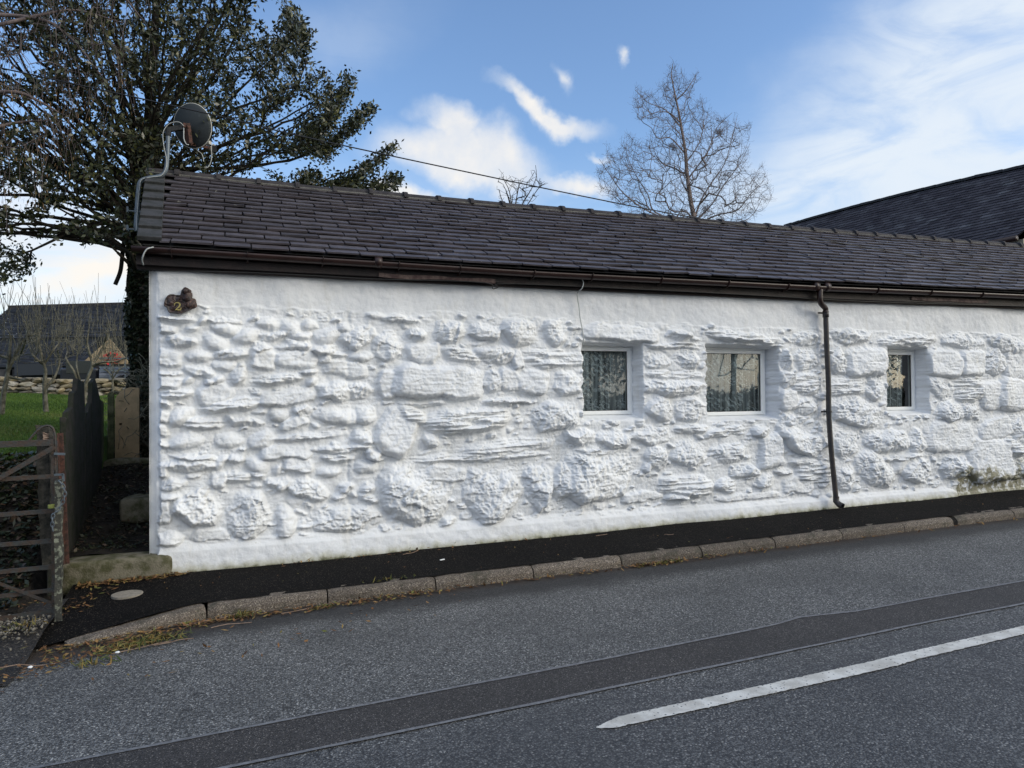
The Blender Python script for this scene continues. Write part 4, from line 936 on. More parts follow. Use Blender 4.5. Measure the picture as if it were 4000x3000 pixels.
# cables
def cable(name, pp, ys, rad, m, label):
    if isinstance(ys, (int, float)): ys = [ys]*len(pp)
    mb = MB(); mb.tube(curve_pts([atY(x, y, Y) for (x, y), Y in zip(pp, ys)], 6), rad, 6); return tag(mb.build(name, m, smooth=True), label, 'cable')
cable('overhead_cable', [(-1500, -60), (24, 270), (800, 441), (1284, 556), (2422, 796), (3000, 900), (3500, 987), (4000, 1072), (4700, 1180)], [8.6, 7.8, 7.5, 7.4, 7.2, 7.1, 7.0, 6.95, 6.9], .0065, M['cableb'], 'thin telephone wire slanting down across the sky and over the slate roof')
cable('wall_cable', [(2272, 1086), (2279, 1106), (2272, 1128), (2256, 1144), (2256, 1165), (2262, 1200), (2266, 1240), (2277, 1300), (2280, 1342)], [7.13, 7.12, 7.13, 7.19, 7.21, 7.21, 7.20, 7.19, 7.20], .006, M['cablew'], 'thin pale cable running from the fascia down to the leftmost window')
cable('fascia_cable', [(600, 1058), (900, 1062), (1200, 1075), (1480, 1090), (1800, 1098), (1915, 1108), (1925, 1128), (1945, 1122), (1965, 1108), (2300, 1120), (2900, 1150), (3400, 1178), (4000, 1196)], 7.135, .0045, M['cableb'], 'black cable clipped along the dark fascia board with one hanging loop')
cable('eave_cable', [(600, 965), (572, 975), (556, 1010), (560, 1035)], [7.02, 7.0, 7.02, 7.1], .006, M['cablew'], 'short white cable looping round the left end of the gutter')
# ---------------------------------------------------------------- building behind on the right
bl = empty('slate_roofed_building', (19, 16, 1), label='larger slate roofed building rising behind the right end of the cottage', cat='building')
ef, en = atY(3858, 943, 0.001), 0
def solveX(px, py, X): d = ray(px, py); return CAM+d*X/d[0]
rf0, rn0 = solveX(3070, 885, 19.), solveX(4000, 665, 19.)
e0, e1 = solveX(3858, 943, 15.4), solveX(4000, 921, 15.4)
def lineY(a, b, Y): t = (Y-a[1])/(b[1]-a[1]); return a+(b-a)*t
yF, yN = rf0[1], 10.3
r0, r1 = rf0, lineY(rf0, rn0, yN); ee0, ee1 = lineY(e0, e1, yF), lineY(e0, e1, yN)
ee0[2] = ee1[2] = (e0[2]+e1[2])/2
mid = lineY(rf0, rn0, 15.5); mid[2] += .05
def rp(t, s):    # t along Y (0 far), s up slope
    R0 = r0+(r1-r0)*t; R0 = R0+np.array([0, 0, .10*math.sin(PI*t)]); E0 = ee0+(ee1-ee0)*t; return E0+(R0-E0)*s
nrm = np.cross(ee1-ee0, r0-ee0); nrm /= np.linalg.norm(nrm); nrm = nrm if nrm[2] > 0 else -nrm
mb = MB(); r = np.random.default_rng(21); NCc = 26; NT = 34
for c_ in range(NCc):
    for i in range(NT+1):
        t0 = (i-(.5 if c_ % 2 else 0))/NT; t1 = t0+1/NT; t0, t1 = max(t0, 0), min(t1, 1)
        if t1-t0 < .003: continue
        s0, s1 = c_/NCc, min((c_+1.3)/NCc, 1); g = .0004; l = .03+r.uniform(0, .006)
        a, b, c, d = rp(t0+g, s0)+nrm*l, rp(t1-g, s0)+nrm*l, rp(t1-g, s1)+nrm*.012, rp(t0+g, s1)+nrm*.012
        mb.add([a, b, c, d, a-nrm*.015, b-nrm*.015], [(0, 1, 2, 3), (4, 5, 1, 0)], float(r.beta(2, 2.4)))
for i in range(10):
    a, b = rp(i/10, 0), rp((i+1)/10, 0); c, d = rp((i+1)/10, 1), rp(i/10, 1); mb.add([a, b, c, d], [(0, 1, 2, 3)], .1)
    e, f = d+np.array([3.6, 0, -(d[2]-a[2])]), c+np.array([3.6, 0, -(c[2]-b[2])]); mb.add([d, c, f, e], [(0, 1, 2, 3)], .3)
adopt(mb.build('roof', M['slate2']), bl)
mb = MB()
for i in range(28):
    a, b = rp(i/28, 1)+np.array([0, 0, .03+r.normal(0, .006)]), rp((i+.97)/28, 1)+np.array([0, 0, .035]); mb.bar(a, b, .22, .07)
adopt(mb.build('ridge_tiles', M['ridge']), bl)
mb = MB(); mb.tube([ee0+np.array([-.06, 0, -.05]), ee1+np.array([-.06, 0, -.05])], .06, 10); adopt(mb.build('gutter', M['gutter'], smooth=True), bl)
mb = MB(); zt = ee0[2]-.05; mb.box((ee0[0]+.15, yN, 0), (ee0[0]+7.0, yF-.1, zt)); gN = rp(1, 1); gF = rp(0, 1)
for g_, yy in ((gN, yN), (gF, yF-.1)): mb.add([(ee0[0]+.15, yy, zt), (ee0[0]+7.0, yy, zt), (g_[0], yy, g_[2]-.1)], [(0, 1, 2)])
adopt(mb.build('wall', M['render2']), bl)

# ---------------------------------------------------------------- barn and yard, far left
bn = empty('barn', (-7, 33, 1.7), label='long slate roofed barn with open front beyond the field', cat='barn')
def patch(mb, P4, nu, nv, off=.05, lift=.05, slate=True, seed=0):
    A, B, C_, D_ = [np.array(p, float) for p in P4]; n_ = np.cross(B-A, D_-A); n_ /= np.linalg.norm(n_); n_ = n_ if n_[2] > 0 else -n_
    rr = np.random.default_rng(seed)
    f = lambda u_, v_: (A*(1-u_)+B*u_)*(1-v_)+(D_*(1-u_)+C_*u_)*v_
    for j in range(nv):
        for i in range(nu+1):
            u0 = (i-(.5 if j % 2 else 0))/nu; u1 = min(u0+1/nu, 1); u0 = max(u0, 0)
            if u1-u0 < 1e-3: continue
            v0, v1 = j/nv, min((j+1.15)/nv, 1); l = lift*rr.uniform(.9, 1.15)
            mb.add([f(u0, v0)+n_*l, f(u1, v0)+n_*l, f(u1, v1)+n_*.01, f(u0, v1)+n_*.01, f(u0, v0), f(u1, v0)], [(0, 1, 2, 3), (4, 5, 1, 0)], float(rr.beta(2, 2)))
rL, rR = atY(42, 1200, 38), atY(760, 1180, 34.5)
mL, mR = atY(-110, 1326, 35.2), atY(760, 1312, 31.4)
sh_ = np.array([0, -1.0, 0])
mb = MB(); patch(mb, [mL, mR, rR, rL], 46, 24, lift=.05, seed=1)
mb.add([rL, rR, rR+np.array([0, 4.5, -3.]), rL+np.array([0, 4.5, -3.])], [(0, 1, 2, 3)])
adopt(mb.build('roof', M['slate3']), bn)
mb = MB(); mb.bar(rL, rR, .3, .12); adopt(mb.build('ridge_tiles', M['ridge']), bn)
lL, lR = atY(-230, 1440, 32.3), atY(385, 1430, 29.9); nL, nR = mL+np.array([-1.2, -.05, -.08]), lR+(mR-mL)*0+np.array([0, 0, 0])
kL, kR = mL+np.array([0, -.1, -.1]), mL+(mR-mL)*.565+np.array([0, -.1, -.1])
mb = MB(); patch(mb, [lL, lR, kR, kL], 36, 20, lift=.05, seed=2); adopt(mb.build('lean_to_roof', M['slate3']), bn)
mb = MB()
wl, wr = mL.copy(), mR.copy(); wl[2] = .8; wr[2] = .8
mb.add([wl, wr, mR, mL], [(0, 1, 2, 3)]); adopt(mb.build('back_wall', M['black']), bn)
mb = MB(); a = lL.copy(); p0 = atY(42, 1500, 31.4); p1 = atY(84, 1500, 31.2)
mb.box((lL[0], 31.3, 1.0), (p0[0]+.0, 31.8, lL[2]-.05)); mb.box((p0[0]+.1, 31.2, 1.0), (p1[0], 31.7, lL[2]-.05))
adopt(mb.build('stone_pier', M['barnwall']), bn)
mb = MB(); q0, q1 = atY(60, 1445, 31.0), atY(240, 1440, 30.3); mb.bar(q0, q1, .1, .42); adopt(mb.build('lintel_board', mat('lintel_grey', (.035, .038, .045), .7)), bn)
# gable panel, the patch of sunlight put into its tan colour
ga, gb, gc = atY(314, 1424, 29.7), atY(506, 1421, 29.2), atY(428, 1322, 29.45)
mb = MB(); dv = np.array([0, .25, 0]); mb.add([ga, gb, gc, ga+dv, gb+dv, gc+dv], [(0, 1, 2), (5, 4, 3), (0, 3, 4, 1), (1, 4, 5, 2), (2, 5, 3, 0)])
pg = adopt(mb.build('gable_panel', M['tan']), bn); pg['label'] = 'boarded triangular gable coloured sunlit tan, with a red wreath'
mb = MB(); c = atY(430, 1402, 29.2); rr = np.random.default_rng(8)
for k in range(34):
    t = rr.uniform(0, 2*PI); q = c+np.array([math.cos(t)*.15+rr.normal(0, .04)+(.08 if k % 3 else .14), -.02, math.sin(t)*.14+rr.normal(0, .04)-(.1 if k % 4 == 0 else 0)])
    mb.bar(q-np.array([.05, 0, .03]), q+np.array([.05, 0, .04]), .03, .08)
o = mb.build('red_wreath', M['redp']); adopt(o, bn); 
mb = MB(); h0, h1 = atY(300, 1434, 29.3), atY(530, 1431, 28.9); mb.bar(h0, h1, .12, .12); adopt(mb.build('gutter', M['under']), bn)
# vehicles in the yard
def gz_(X, Y): return float(ground_z(np.array(X), np.array(Y)))
a, b = atY(237, 1500, 28.2), atY(381, 1500, 27.9); t_ = atY(237, 1437, 28.2)[2]; g0 = gz_(a[0], 28)
vn = empty('black_van', ((a[0]+b[0])/2, 28.6, g0), label='black van seen from behind with two red tail lights', cat='van')
def rbox(a, b, m, name, par, bev=.08):
    mb = MB(); mb.box(a, b); o = mb.build(name, m, bevel=bev); return adopt(o, par) if isinstance(par, bpy.types.Object) and par.type == 'EMPTY' else o
rbox((a[0], 28.05, g0+.35), (b[0], 32.0, t_), M['vanb'], 'body', vn)
rbox((a[0]+.18, 28.03, g0+1.25), (b[0]-.18, 28.06, t_-.2), M['glassd'], 'rear_window', vn, .01)
for x in (a[0]+.02, b[0]-.20): rbox((x+.03, 28.0, atY(240, 1502, 28)[2]), (x+.14, 28.08, atY(240, 1486, 28)[2]), M['red'], 'tail_light', vn, .02)
for x in (a[0]+.05, b[0]-.27):
    for yy in (28.7, 31.2):
        mb = MB(); mb.tube([(x, yy, g0+.34), (x+.22, yy, g0+.34)], .34, 18); adopt(mb.build('wheel', M['gasket']), vn)
a, b = atY(384, 1500, 27.3), atY(523, 1500, 26.9); t_ = atY(400, 1432, 27.2)[2]; g0 = gz_(a[0], 27)
tr = empty('livestock_trailer', ((a[0]+b[0])/2, 28, g0), label='silver grey trailer with rounded front and rails beside the black van', cat='trailer')
mb = MB(); V = []; n = 10
for x in np.linspace(a[0]+.02, b[0], 2):
    for i in range(n+1): t = i/n*PI/2; V.append((x, 27.6-math.sin(t)*.35, t_-.35+math.cos(t)*.35))
prof = [(27.25, g0+.5), (27.25, t_-.35)]+[(27.6-math.cos(t)*.35, t_-.35+math.sin(t)*.35) for t in np.linspace(0, PI/2, 8)]+[(29.5, t_), (29.5, g0+.5)]
V = [(x, y, z) for x in (a[0]+.03, b[0]) for y, z in prof]; k = len(prof)
mb.add(V, [(i, i+1, k+i+1, k+i) for i in range(k-1)]+[tuple(range(k-1, -1, -1)), tuple(range(k, 2*k))]); adopt(mb.build('body', M['silver'], smooth=False), tr)
mb = MB(); mb.tube([(a[0]+.55, 27.22, g0+.5), (a[0]+.55, 27.22, t_-.5), (a[0]+.75, 27.22, t_-.28), (a[0]+1.0, 27.22, t_-.5), (a[0]+1.0, 27.22, g0+.5)], .02, 5)
mb.add([(a[0]+.42, 27.235, g0+.55), (a[0]+.92, 27.235, g0+.55), (a[0]+.92, 27.235, t_-.42), (a[0]+.67, 27.235, t_-.28), (a[0]+.42, 27.235, t_-.42)], [(0, 1, 2, 3, 4)])
adopt(mb.build('door', M['vanb']), tr)
mb = MB()
for z in (g0+.95, g0+1.25, t_-.12): mb.bar((a[0]+.04, 27.21, z), (b[0]+.2, 27.21, z), .03, .05)
for x in np.linspace(b[0]-.75, b[0]+.15, 3): mb.bar((x, 27.2, g0+.5), (x, 27.2, g0+1.3), .03, .03)
adopt(mb.build('rail', M['galv']), tr)
mb = MB(); mb.tube([(a[0]+.6, 27.3, g0+.3), (a[0]+.6, 27.5, g0+.3)], .3, 16); adopt(mb.build('wheel', M['gasket']), tr)
a, b = atY(-60, 1500, 27), atY(58, 1500, 26.8); g0 = gz_(a[0], 27); t_ = atY(0, 1476, 27)[2]
car = empty('parked_car', ((a[0]+b[0])/2, 27, g0), label='pale blue car mostly hidden behind the dry stone wall at left edge', cat='car')
prof = [(a[0]-2.5, .35), (a[0]-2.5, .85), (a[0]-1.9, .98), (a[0]-1.2, 1.42), (a[0]+.1, 1.46), (b[0]-.55, 1.36), (b[0]+.05, .98), (b[0]+.15, .7), (b[0]+.15, .35)]
kz_ = (t_-g0)/1.45
V = [(x, y, g0+z*kz_) for y in (26.3, 27.9) for x, z in prof]; k = len(prof)
mb = MB(); mb.add(V, [(i, k+i, k+i+1, i+1) for i in range(k-1)]+[tuple(range(k)), tuple(range(2*k-1, k-1, -1))]); adopt(mb.build('body', M['carp'], bevel=.05), car)
mb = MB(); mb.add([(x, 26.285, g0+z*kz_) for x, z in [(a[0]-1.8, 1.0), (b[0]-.15, 1.0), (b[0]-.65, 1.30), (a[0]-1.1, 1.36)]], [(0, 1, 2, 3)]); adopt(mb.build('side_window', M['glassd']), car)
for x in (a[0]-1.7, b[0]-.5):
    mb = MB(); mb.tube([(x, 26.25, g0+.32), (x, 26.5, g0+.32)], .32, 16); adopt(mb.build('wheel', M['gasket']), car)

# ---------------------------------------------------------------- dry stone wall
def drystone(name, A, B, h, seed, label, n_layers=5):
    mb = MB(); r = np.random.default_rng(seed); A, B = np.array(A, float), np.array(B, float); L_ = np.linalg.norm(B-A); d = (B-A)/L_; nn = np.array([-d[1], d[0], 0])
    import bmesh
    bm = bmesh.new(); bmesh.ops.create_icosphere(bm, subdivisions=2, radius=1); base = np.array([v.co[:] for v in bm.verts]); fs = [[v.index for v in f.verts] for f in bm.faces]; bm.free()
    z = 0
    for l in range(n_layers):
        hh = h/n_layers*r.uniform(.9, 1.1); x = r.uniform(-.3, 0)
        while x < L_:
            w_ = r.uniform(.18, .50); hz = hh*r.uniform(.85, 1.3)
            c = A+d*(x+w_/2)+np.array([0, 0, z+hh/2]); c[2] += gz_(c[0], c[1])-.06
            q = np.sign(base)*np.abs(base)**.72; q = q*(1+r.normal(0, .10, (len(q), 1))); 
            ang = r.normal(0, .12); qx = q[:, 0]*w_*.56; qz = q[:, 2]*hz*.56; qx, qz = qx*math.cos(ang)-qz*math.sin(ang), qx*math.sin(ang)+qz*math.cos(ang)
            P_ = c+qx[:, None]*d+(q[:, 1]*.24+r.normal(0, .02))[:, None]*nn+np.stack([0*qz, 0*qz, qz], 1)
            mb.add(P_, fs, float(r.random())); x += w_*.98
        z += hh
    return tag(mb.build(name, M['drystone'], smooth=False), label, 'wall')
wA, wB = atY(-900, 1555, 26), atY(520, 1545, 24.8)
wA[2] = wB[2] = 0
drystone('dry_stone_wall', wA, wB, .62, 3, 'low pale dry stone field wall with sunlit stones beyond the lawn')
# grey slab leaning at the wall end
# ---------------------------------------------------------------- gate and posts
gt_ = empty('field_gate', (-1.3, 6.25, .06), label='old dark steel field gate with seven rails at the left edge', cat='gate')
GY = 6.25; GL = -3.9
def gp(x, y, Y=GY): return atY(x, y, Y)
rails = [(1736, 1728, .045), (1872, 1860, .032), (2011, 1995, .032), (2128, 2112, .032), (2234, 2213, .032), (2329, 2304, .030), (2418, 2386, .038)]
for i, (ya, yb_, hh) in enumerate(rails):
    a, b = gp(0, ya), gp(211, yb_); c = b+(a-b)*(b[0]-GL)/(b[0]-a[0]); mb = MB(); mb.bar(c, b, .010 if i else .03, hh); adopt(mb.build('rail', M['steel']), gt_)
a, b = gp(212, 1722), gp(214, 2400); mb = MB(); mb.bar(a, b, .038, .012, up=(0, 1, 0)); adopt(mb.build('closing_stile', M['steel']), gt_)
a2 = a.copy(); b2 = b.copy(); a2[0] = b2[0] = GL; mb = MB(); mb.bar(a2, b2, .04, .04, up=(0, 1, 0)); adopt(mb.build('hinge_stile', M['steel']), gt_)
for (p, q) in (((213, 1746), (0, 1866)), ((207, 2358), (0, 2280))):
    b_, a_ = gp(*p, GY-.02), gp(*q, GY-.02); c = b_+(a_-b_)*(3.2); c = b_+(a_-b_)*((b_[0]+2.6)/(b_[0]-a_[0]))
    mb = MB(); mb.bar(b_, c, .010, .034 if p[1] < 2000 else .02); adopt(mb.build('brace', M['steel']), gt_)
mb = MB(); mb.tube(curve_pts([gp(110, 1726), gp(130, 1700), gp(160, 1672), (gp(185, 1663)), gp(206, 1672), gp(214, 1700), gp(216, 1735), gp(215, 1850)], 5), .0085, 8); adopt(mb.build('latch_bow', M['steel'], smooth=True), gt_)
mb = MB(); mb.bar(gp(212, 1772, GY-.03), gp(254, 1774, GY-.03), .02, .016); adopt(mb.build('latch_bolt', M['galv']), gt_); mb = MB(); mb.bar(gp(212, 1855, GY-.05), gp(247, 1853, GY-.05), .02, .014); mb.bar(gp(246, 1852, GY-.05), gp(248, 1880, GY-.05), .02, .014); adopt(mb.build('latch_hook', M['galv']), gt_)
# posts
def post(name, top, bot, Y, w_, d_, m, label, taper=1.05, cat='post'):
    a, b = atY(*top, Y), atY(*bot, Y); b = a+(b-a)*1.02; b[2] = min(b[2], gz_(b[0], b[1]+0)+0.0) if False else b[2]
    n = 14; mb = MB(); r = np.random.default_rng(int(top[0])); V = []
    for i in range(n):
        t = i/(n-1); c = a+(b-a)*t
        for k, (sx, sy) in enumerate(((-1, -1), (1, -1), (1, 1), (-1, 1))): V.append(c+np.array([sx*w_/2*(1+(taper-1)*t)+r.normal(0, .0035), sy*d_/2+r.normal(0, .003), (r.uniform(-.03, .01) if i == 0 else 0)]))
    mb.add(V, [(i*4+k, i*4+(k+1) % 4, (i+1)*4+(k+1) % 4, (i+1)*4+k) for i in range(n-1) for k in range(4)]+[(3, 2, 1, 0), tuple(range(4*n-4, 4*n))])
    return tag(mb.build(name, m), label, cat)
post('wooden_post', (172, 1655), (196, 2210), 6.62, .095, .09, M['wood'], 'split grey wooden post with a pale face behind the gate end')
post('wooden_post', (171+8, 1690), (181+4, 1735), 6.56, .045, .02, M['palewood'], 'bare pale sliver of wood standing against the split grey post', cat='wood sliver')
post('narrow_stake', (200, 1668), (212, 2150), 6.56, .03, .04, M['wood'], 'thin dark stake between the split post and the rusty post')
def rusty():
    a, b = atY(225, 1692, 6.42), atY(250, 2205, 6.42); mb = MB(); mb.bar(a, b, .006, .04, up=(0, 1, 0)); mb.bar(a+np.array([.016, .018, 0]), b+np.array([.016, .018, 0]), .036, .006, up=(0, 1, 0))
    return tag(mb.build('angle_iron_post', M['rust']), 'rusty red angle iron post leaning beside the gate', 'post')
rusty()
post('lichened_post', (229, 1872), (229, 2412), 6.17, .045, .05, M['lichen_post'], 'slim grey post blotched with lichen that the gate chain is tied to')
# chain
ch = [(232, 1880), (246, 1890), (255, 1925), (247, 1960), (225, 1995), (206, 2010), (204, 2045), (207, 2075)]
cpt = curve_pts([atY(x, y, 6.10) for x, y in ch], 4); mb = MB(); 
acc = [cpt[0]]
for p in cpt[1:]:
    while np.linalg.norm(p-acc[-1]) > .034: acc.append(acc[-1]+(p-acc[-1])/np.linalg.norm(p-acc[-1])*.030)
for i in range(len(acc)-1):
    a, b = acc[i], acc[i+1]; d = (b-a)/np.linalg.norm(b-a); sd_ = np.cross(d, [0, 1, 0]) if i % 2 else np.array([0, 1., 0]); sd_ = sd_/np.linalg.norm(sd_); c = (a+b)/2
    mb.tube([c+d*math.cos(t)*.023+sd_*math.sin(t)*.011 for t in np.linspace(0, 2*PI, 11)], .0032, 5, caps=False)
tag(mb.build('gate_chain', M['galv'], smooth=True), 'galvanised chain looped between the gate and the lichened post', 'chain')
mb = MB(); c = atY(206, 1982, 6.2); 
for k in range(3): mb.tube([c+np.array([math.cos(t)*.028, math.sin(t)*.028, k*.009]) for t in np.linspace(0, 2*PI, 12)], .004, 5, caps=False)
tag(mb.build('twine', mat('yellow_twine', (.30, .32, .08), .8)), 'yellow green twine tied round the gate end', 'twine')

# slate slab fence running back beside the passage
def slab(P0, P1, zb, outline, th, m, label, name='fence_slab'):
    P0, P1 = np.array(P0, float), np.array(P1, float); d = P1-P0; n_ = np.array([-d[1], d[0], 0]); n_ = n_/np.linalg.norm(n_)*th/2
    V = []
    for s in (-1, 1):
        for (u_, z) in outline: V.append([*(P0+d*u_)[:2], zb+z]+np.array([n_[0], n_[1], 0])*s)
    k = len(outline); mb = MB(); mb.add(V, [tuple(range(k)), tuple(range(2*k-1, k-1, -1))]+[(i, k+i, k+(i+1) % k, (i+1) % k) for i in range(k)]); o = mb.build(name, m, bevel=.006)
    return tag(o, label, 'slate slab', 'slate slabs fencing the passage')
seg = lambda x, y: np.array([x, y, 0])
slabs = [((-1.44, 6.80), (-1.46, 7.30), .10, [(0, 0), (1, 0), (1, 1.20), (.75, 1.18), (.45, 1.06), (.15, 1.04), (0, .8)], 'slab', 'short notched dark slate slab nearest the gate posts'),
         ((-1.47, 7.38), (-1.50, 8.42), .12, [(0, 0), (1, 0), (1, 1.50), (.96, 1.74), (.62, 1.78), (.55, 1.66), (.40, 1.64), (.34, 1.50), (.12, 1.46), (.10, 1.40), (0, 1.42)], 'slab', 'tall jagged dark slate slab with stepped top, left of the passage'),
         ((-1.50, 8.44), (-1.51, 8.80), .3, [(0, 0), (1, 0), (1, 1.36), (.8, 1.32), (.5, 1.26), (.2, 1.26), (0, 1.20)], 'slab', 'dark slate slab with a lower dipped top, middle of the fence'),
         ((-1.51, 8.82), (-1.54, 9.62), .4, [(0, 0), (1, 0), (1, 1.26), (.8, 1.32), (.55, 1.44), (.36, 1.52), (.12, 1.48), (0, 1.20)], 'slab', 'dark slate slab with a pointed top before the mossy one'),
         ((-1.56, 9.64), (-1.60, 10.15), .55, [(0, 0), (1, 0), (1, 1.10), (.5, 1.13), (0, 1.10)], 'slab_g', 'mossy green slate slab at the far end of the side fence')]
for a, b, zb, ol, mm, lb in slabs: slab(seg(*a), seg(*b), zb, ol, .045, M[mm], lb)
for (xa, xb, yt, mm, lb) in ((421, 446, 1536, 'slab_g', 'narrow olive slab left of the broad tan slab'), (450, 545, 1528, 'slab_t', 'broad stone slab coloured sunlit tan with rounded shoulder at the end of the passage')):
    a, b = atY(xa, 1700, 10.25), atY(xb, 1700, 10.25); zt = atY(xa, yt, 10.25)[2]; h = zt-.7
    ol = [(0, 0), (1, 0), (1, h-.0), (.5, h+.01), (0, h)] if xa < 440 else [(0, 0), (1, 0), (1, h+.04), (.6, h+.05), (.3, h+.01), (.08, h-.06), (0, h-.12)]
    slab(a, b, .7, ol, .06, M[mm], lb)
# ---------------------------------------------------------------- trees
def in_poly(x, y, poly):
    c = np.zeros(len(x), bool); n = len(poly)
    for i in range(n):
        x1, y1 = poly[i]; x2, y2 = poly[(i+1) % n]
        m = ((y1 > y) != (y2 > y)) & (x < (x2-x1)*(y-y1)/((y2-y1) if y2 != y1 else 1e-9)+x1); c ^= m
    return c
def sample_poly(poly, n, r):
    P = np.array(poly, float); lo, hi = P.min(0), P.max(0); out = []
    while sum(len(o) for o in out) < n:
        q = r.uniform(lo, hi, (n*3, 2)); out.append(q[in_poly(q[:, 0], q[:, 1], poly)])
    return np.concatenate(out)[:n]
class Skel:
    """branches grown one after another from a trunk out to target tips"""
    def __init__(s, trunk, tr0, tr1):
        s.p = []; s.par = []; s.minr = []
        for i, q in enumerate(trunk): s.p.append(np.array(q, float)); s.par.append(i-1); s.minr.append(tr0+(tr1-tr0)*i/max(len(trunk)-1, 1))
    def limb(s, start, pts, r0, r1):
        par = start
        for i, q in enumerate(pts): s.p.append(np.array(q, float)); s.par.append(par); s.minr.append(r0+(r1-r0)*i/max(len(pts)-1, 1)); par = len(s.p)-1
        return par
    def near(s, q): return int(np.argmin(((np.array(s.p)-q)**2).sum(1)))
    def grow(s, T, origin, step, r, bias=.5, wob=.12, lift=.2, amin=0):
        T = T[np.argsort(np.linalg.norm(T-origin, axis=1))]
        cap = len(s.p)+int(len(T)*12)+100; A = np.zeros((cap, 3)); n = len(s.p); A[:n] = s.p; dn = np.zeros(cap); dn[:n] = np.linalg.norm(A[:n]-origin, axis=1)
        dirs = np.zeros((cap, 3)); 
        for i in range(n):
            q = A[i]-A[s.par[i]] if s.par[i] >= 0 else np.array([0, 0, 1.]); dirs[i] = q/(np.linalg.norm(q)+1e-9)
        par = s.par; mr = s.minr; tips = []
        for t in T:
            dv = t-A[amin:n]; d = np.sqrt((dv**2).sum(1)); dt = np.linalg.norm(t-origin)
            cosang = (dv*dirs[amin:n]).sum(1)/(d+1e-6)
            cost = d*(1+bias*(dn[amin:n] > dt)+.9*(1-cosang))
            i = int(np.argmin(cost))+amin; L_ = np.linalg.norm(t-A[i]); k = max(1, int(L_/step)); p0 = A[i].copy(); d0 = dirs[i]
            if k > 60: k = 60
            pr = i; off = r.normal(0, wob*L_*.25, 3)
            for j in range(1, k+1):
                u = j/k; c1 = p0+d0*L_*.22; c2 = t-np.array([0, 0, lift*L_*.4])
                q = (1-u)**3*p0+3*(1-u)**2*u*c1+3*(1-u)*u*u*c2+u**3*t+off*math.sin(PI*u)+r.normal(0, wob*step*.5, 3)*(j < k)
                if n >= cap-2: break
                A[n] = q; dd = q-A[pr]; dirs[n] = dd/(np.linalg.norm(dd)+1e-9); dn[n] = np.linalg.norm(q-origin); par.append(pr); mr.append(0); pr = n; n += 1
            tips.append(pr)
        s.p = [A[i].copy() for i in range(n)]
        return tips
    def radii(s, tip, ex=2.3, rmax=9):
        n = len(s.p); a = np.zeros(n); hasch = np.zeros(n, bool)
        for i in range(n):
            if s.par[i] >= 0: hasch[s.par[i]] = True
        for i in range(n-1, -1, -1):
            if not hasch[i]: a[i] = tip**ex
            if s.par[i] >= 0: a[s.par[i]] += a[i]
        return np.maximum(np.minimum(a**(1/ex), rmax), np.array(s.minr))
    def mesh(s, tip, sides=4, ex=2.3, lo=0, hi=None, rmax=9, thin=None):
        R_ = s.radii(tip, ex, rmax); P_ = np.array(s.p); par = np.array(s.par); idx = np.where(par >= 0)[0]
        if thin is not None: idx = idx[(R_[idx] < thin[1]) & (R_[idx] >= thin[0])]
        a, b = P_[par[idx]], P_[idx]; ra, rb = np.minimum(R_[par[idx]], R_[idx]*1.35), R_[idx]
        d = b-a; d /= np.linalg.norm(d, axis=1)[:, None]+1e-9; up = np.where(np.abs(d[:, 2:3]) > .9, [[1., 0, 0]], [[0, 0, 1.]])
        u = np.cross(d, up); u /= np.linalg.norm(u, axis=1)[:, None]+1e-9; v = np.cross(d, u); n = len(idx); V = np.zeros((n, 2, sides, 3))
        a = a-d*ra[:, None]*.3
        for k in range(sides):
            t = 2*PI*k/sides; w_ = u*math.cos(t)+v*math.sin(t); V[:, 0, k] = a+w_*ra[:, None]; V[:, 1, k] = b+w_*rb[:, None]
        base = (np.arange(n)*2*sides)[:, None]; F_ = []
        for k in range(sides): k2 = (k+1) % sides; F_.append(np.concatenate([base+k, base+k2, base+sides+k2, base+sides+k], 1))
        return V.reshape(-1, 3), np.concatenate(F_)
def quads(C, ax, sd, L_, W_, r, fold=0.):
    """leaf shaped rhombi: centre, long axis, side axis"""
    n = len(C); V = np.zeros((n, 4, 3)); V[:, 0] = C-ax*L_[:, None]/2; V[:, 1] = C+sd*W_[:, None]/2; V[:, 2] = C+ax*L_[:, None]/2; V[:, 3] = C-sd*W_[:, None]/2
    return V.reshape(-1, 3), np.arange(n*4).reshape(n, 4)
def runit(n, r): q = r.normal(0, 1, (n, 3)); return q/np.linalg.norm(q, axis=1)[:, None]
def leaves(C, r, L_, W_, out=None, spread=.6):
    n = len(C); ax = runit(n, r)
    if out is not None: ax = ax*spread+out; ax /= np.linalg.norm(ax, axis=1)[:, None]
    sd = np.cross(ax, runit(n, r)); sd /= np.linalg.norm(sd, axis=1)[:, None]+1e-9
    return quads(C, ax, sd, L_*r.uniform(.65, 1.25, n), W_*r.uniform(.7, 1.2, n), r)

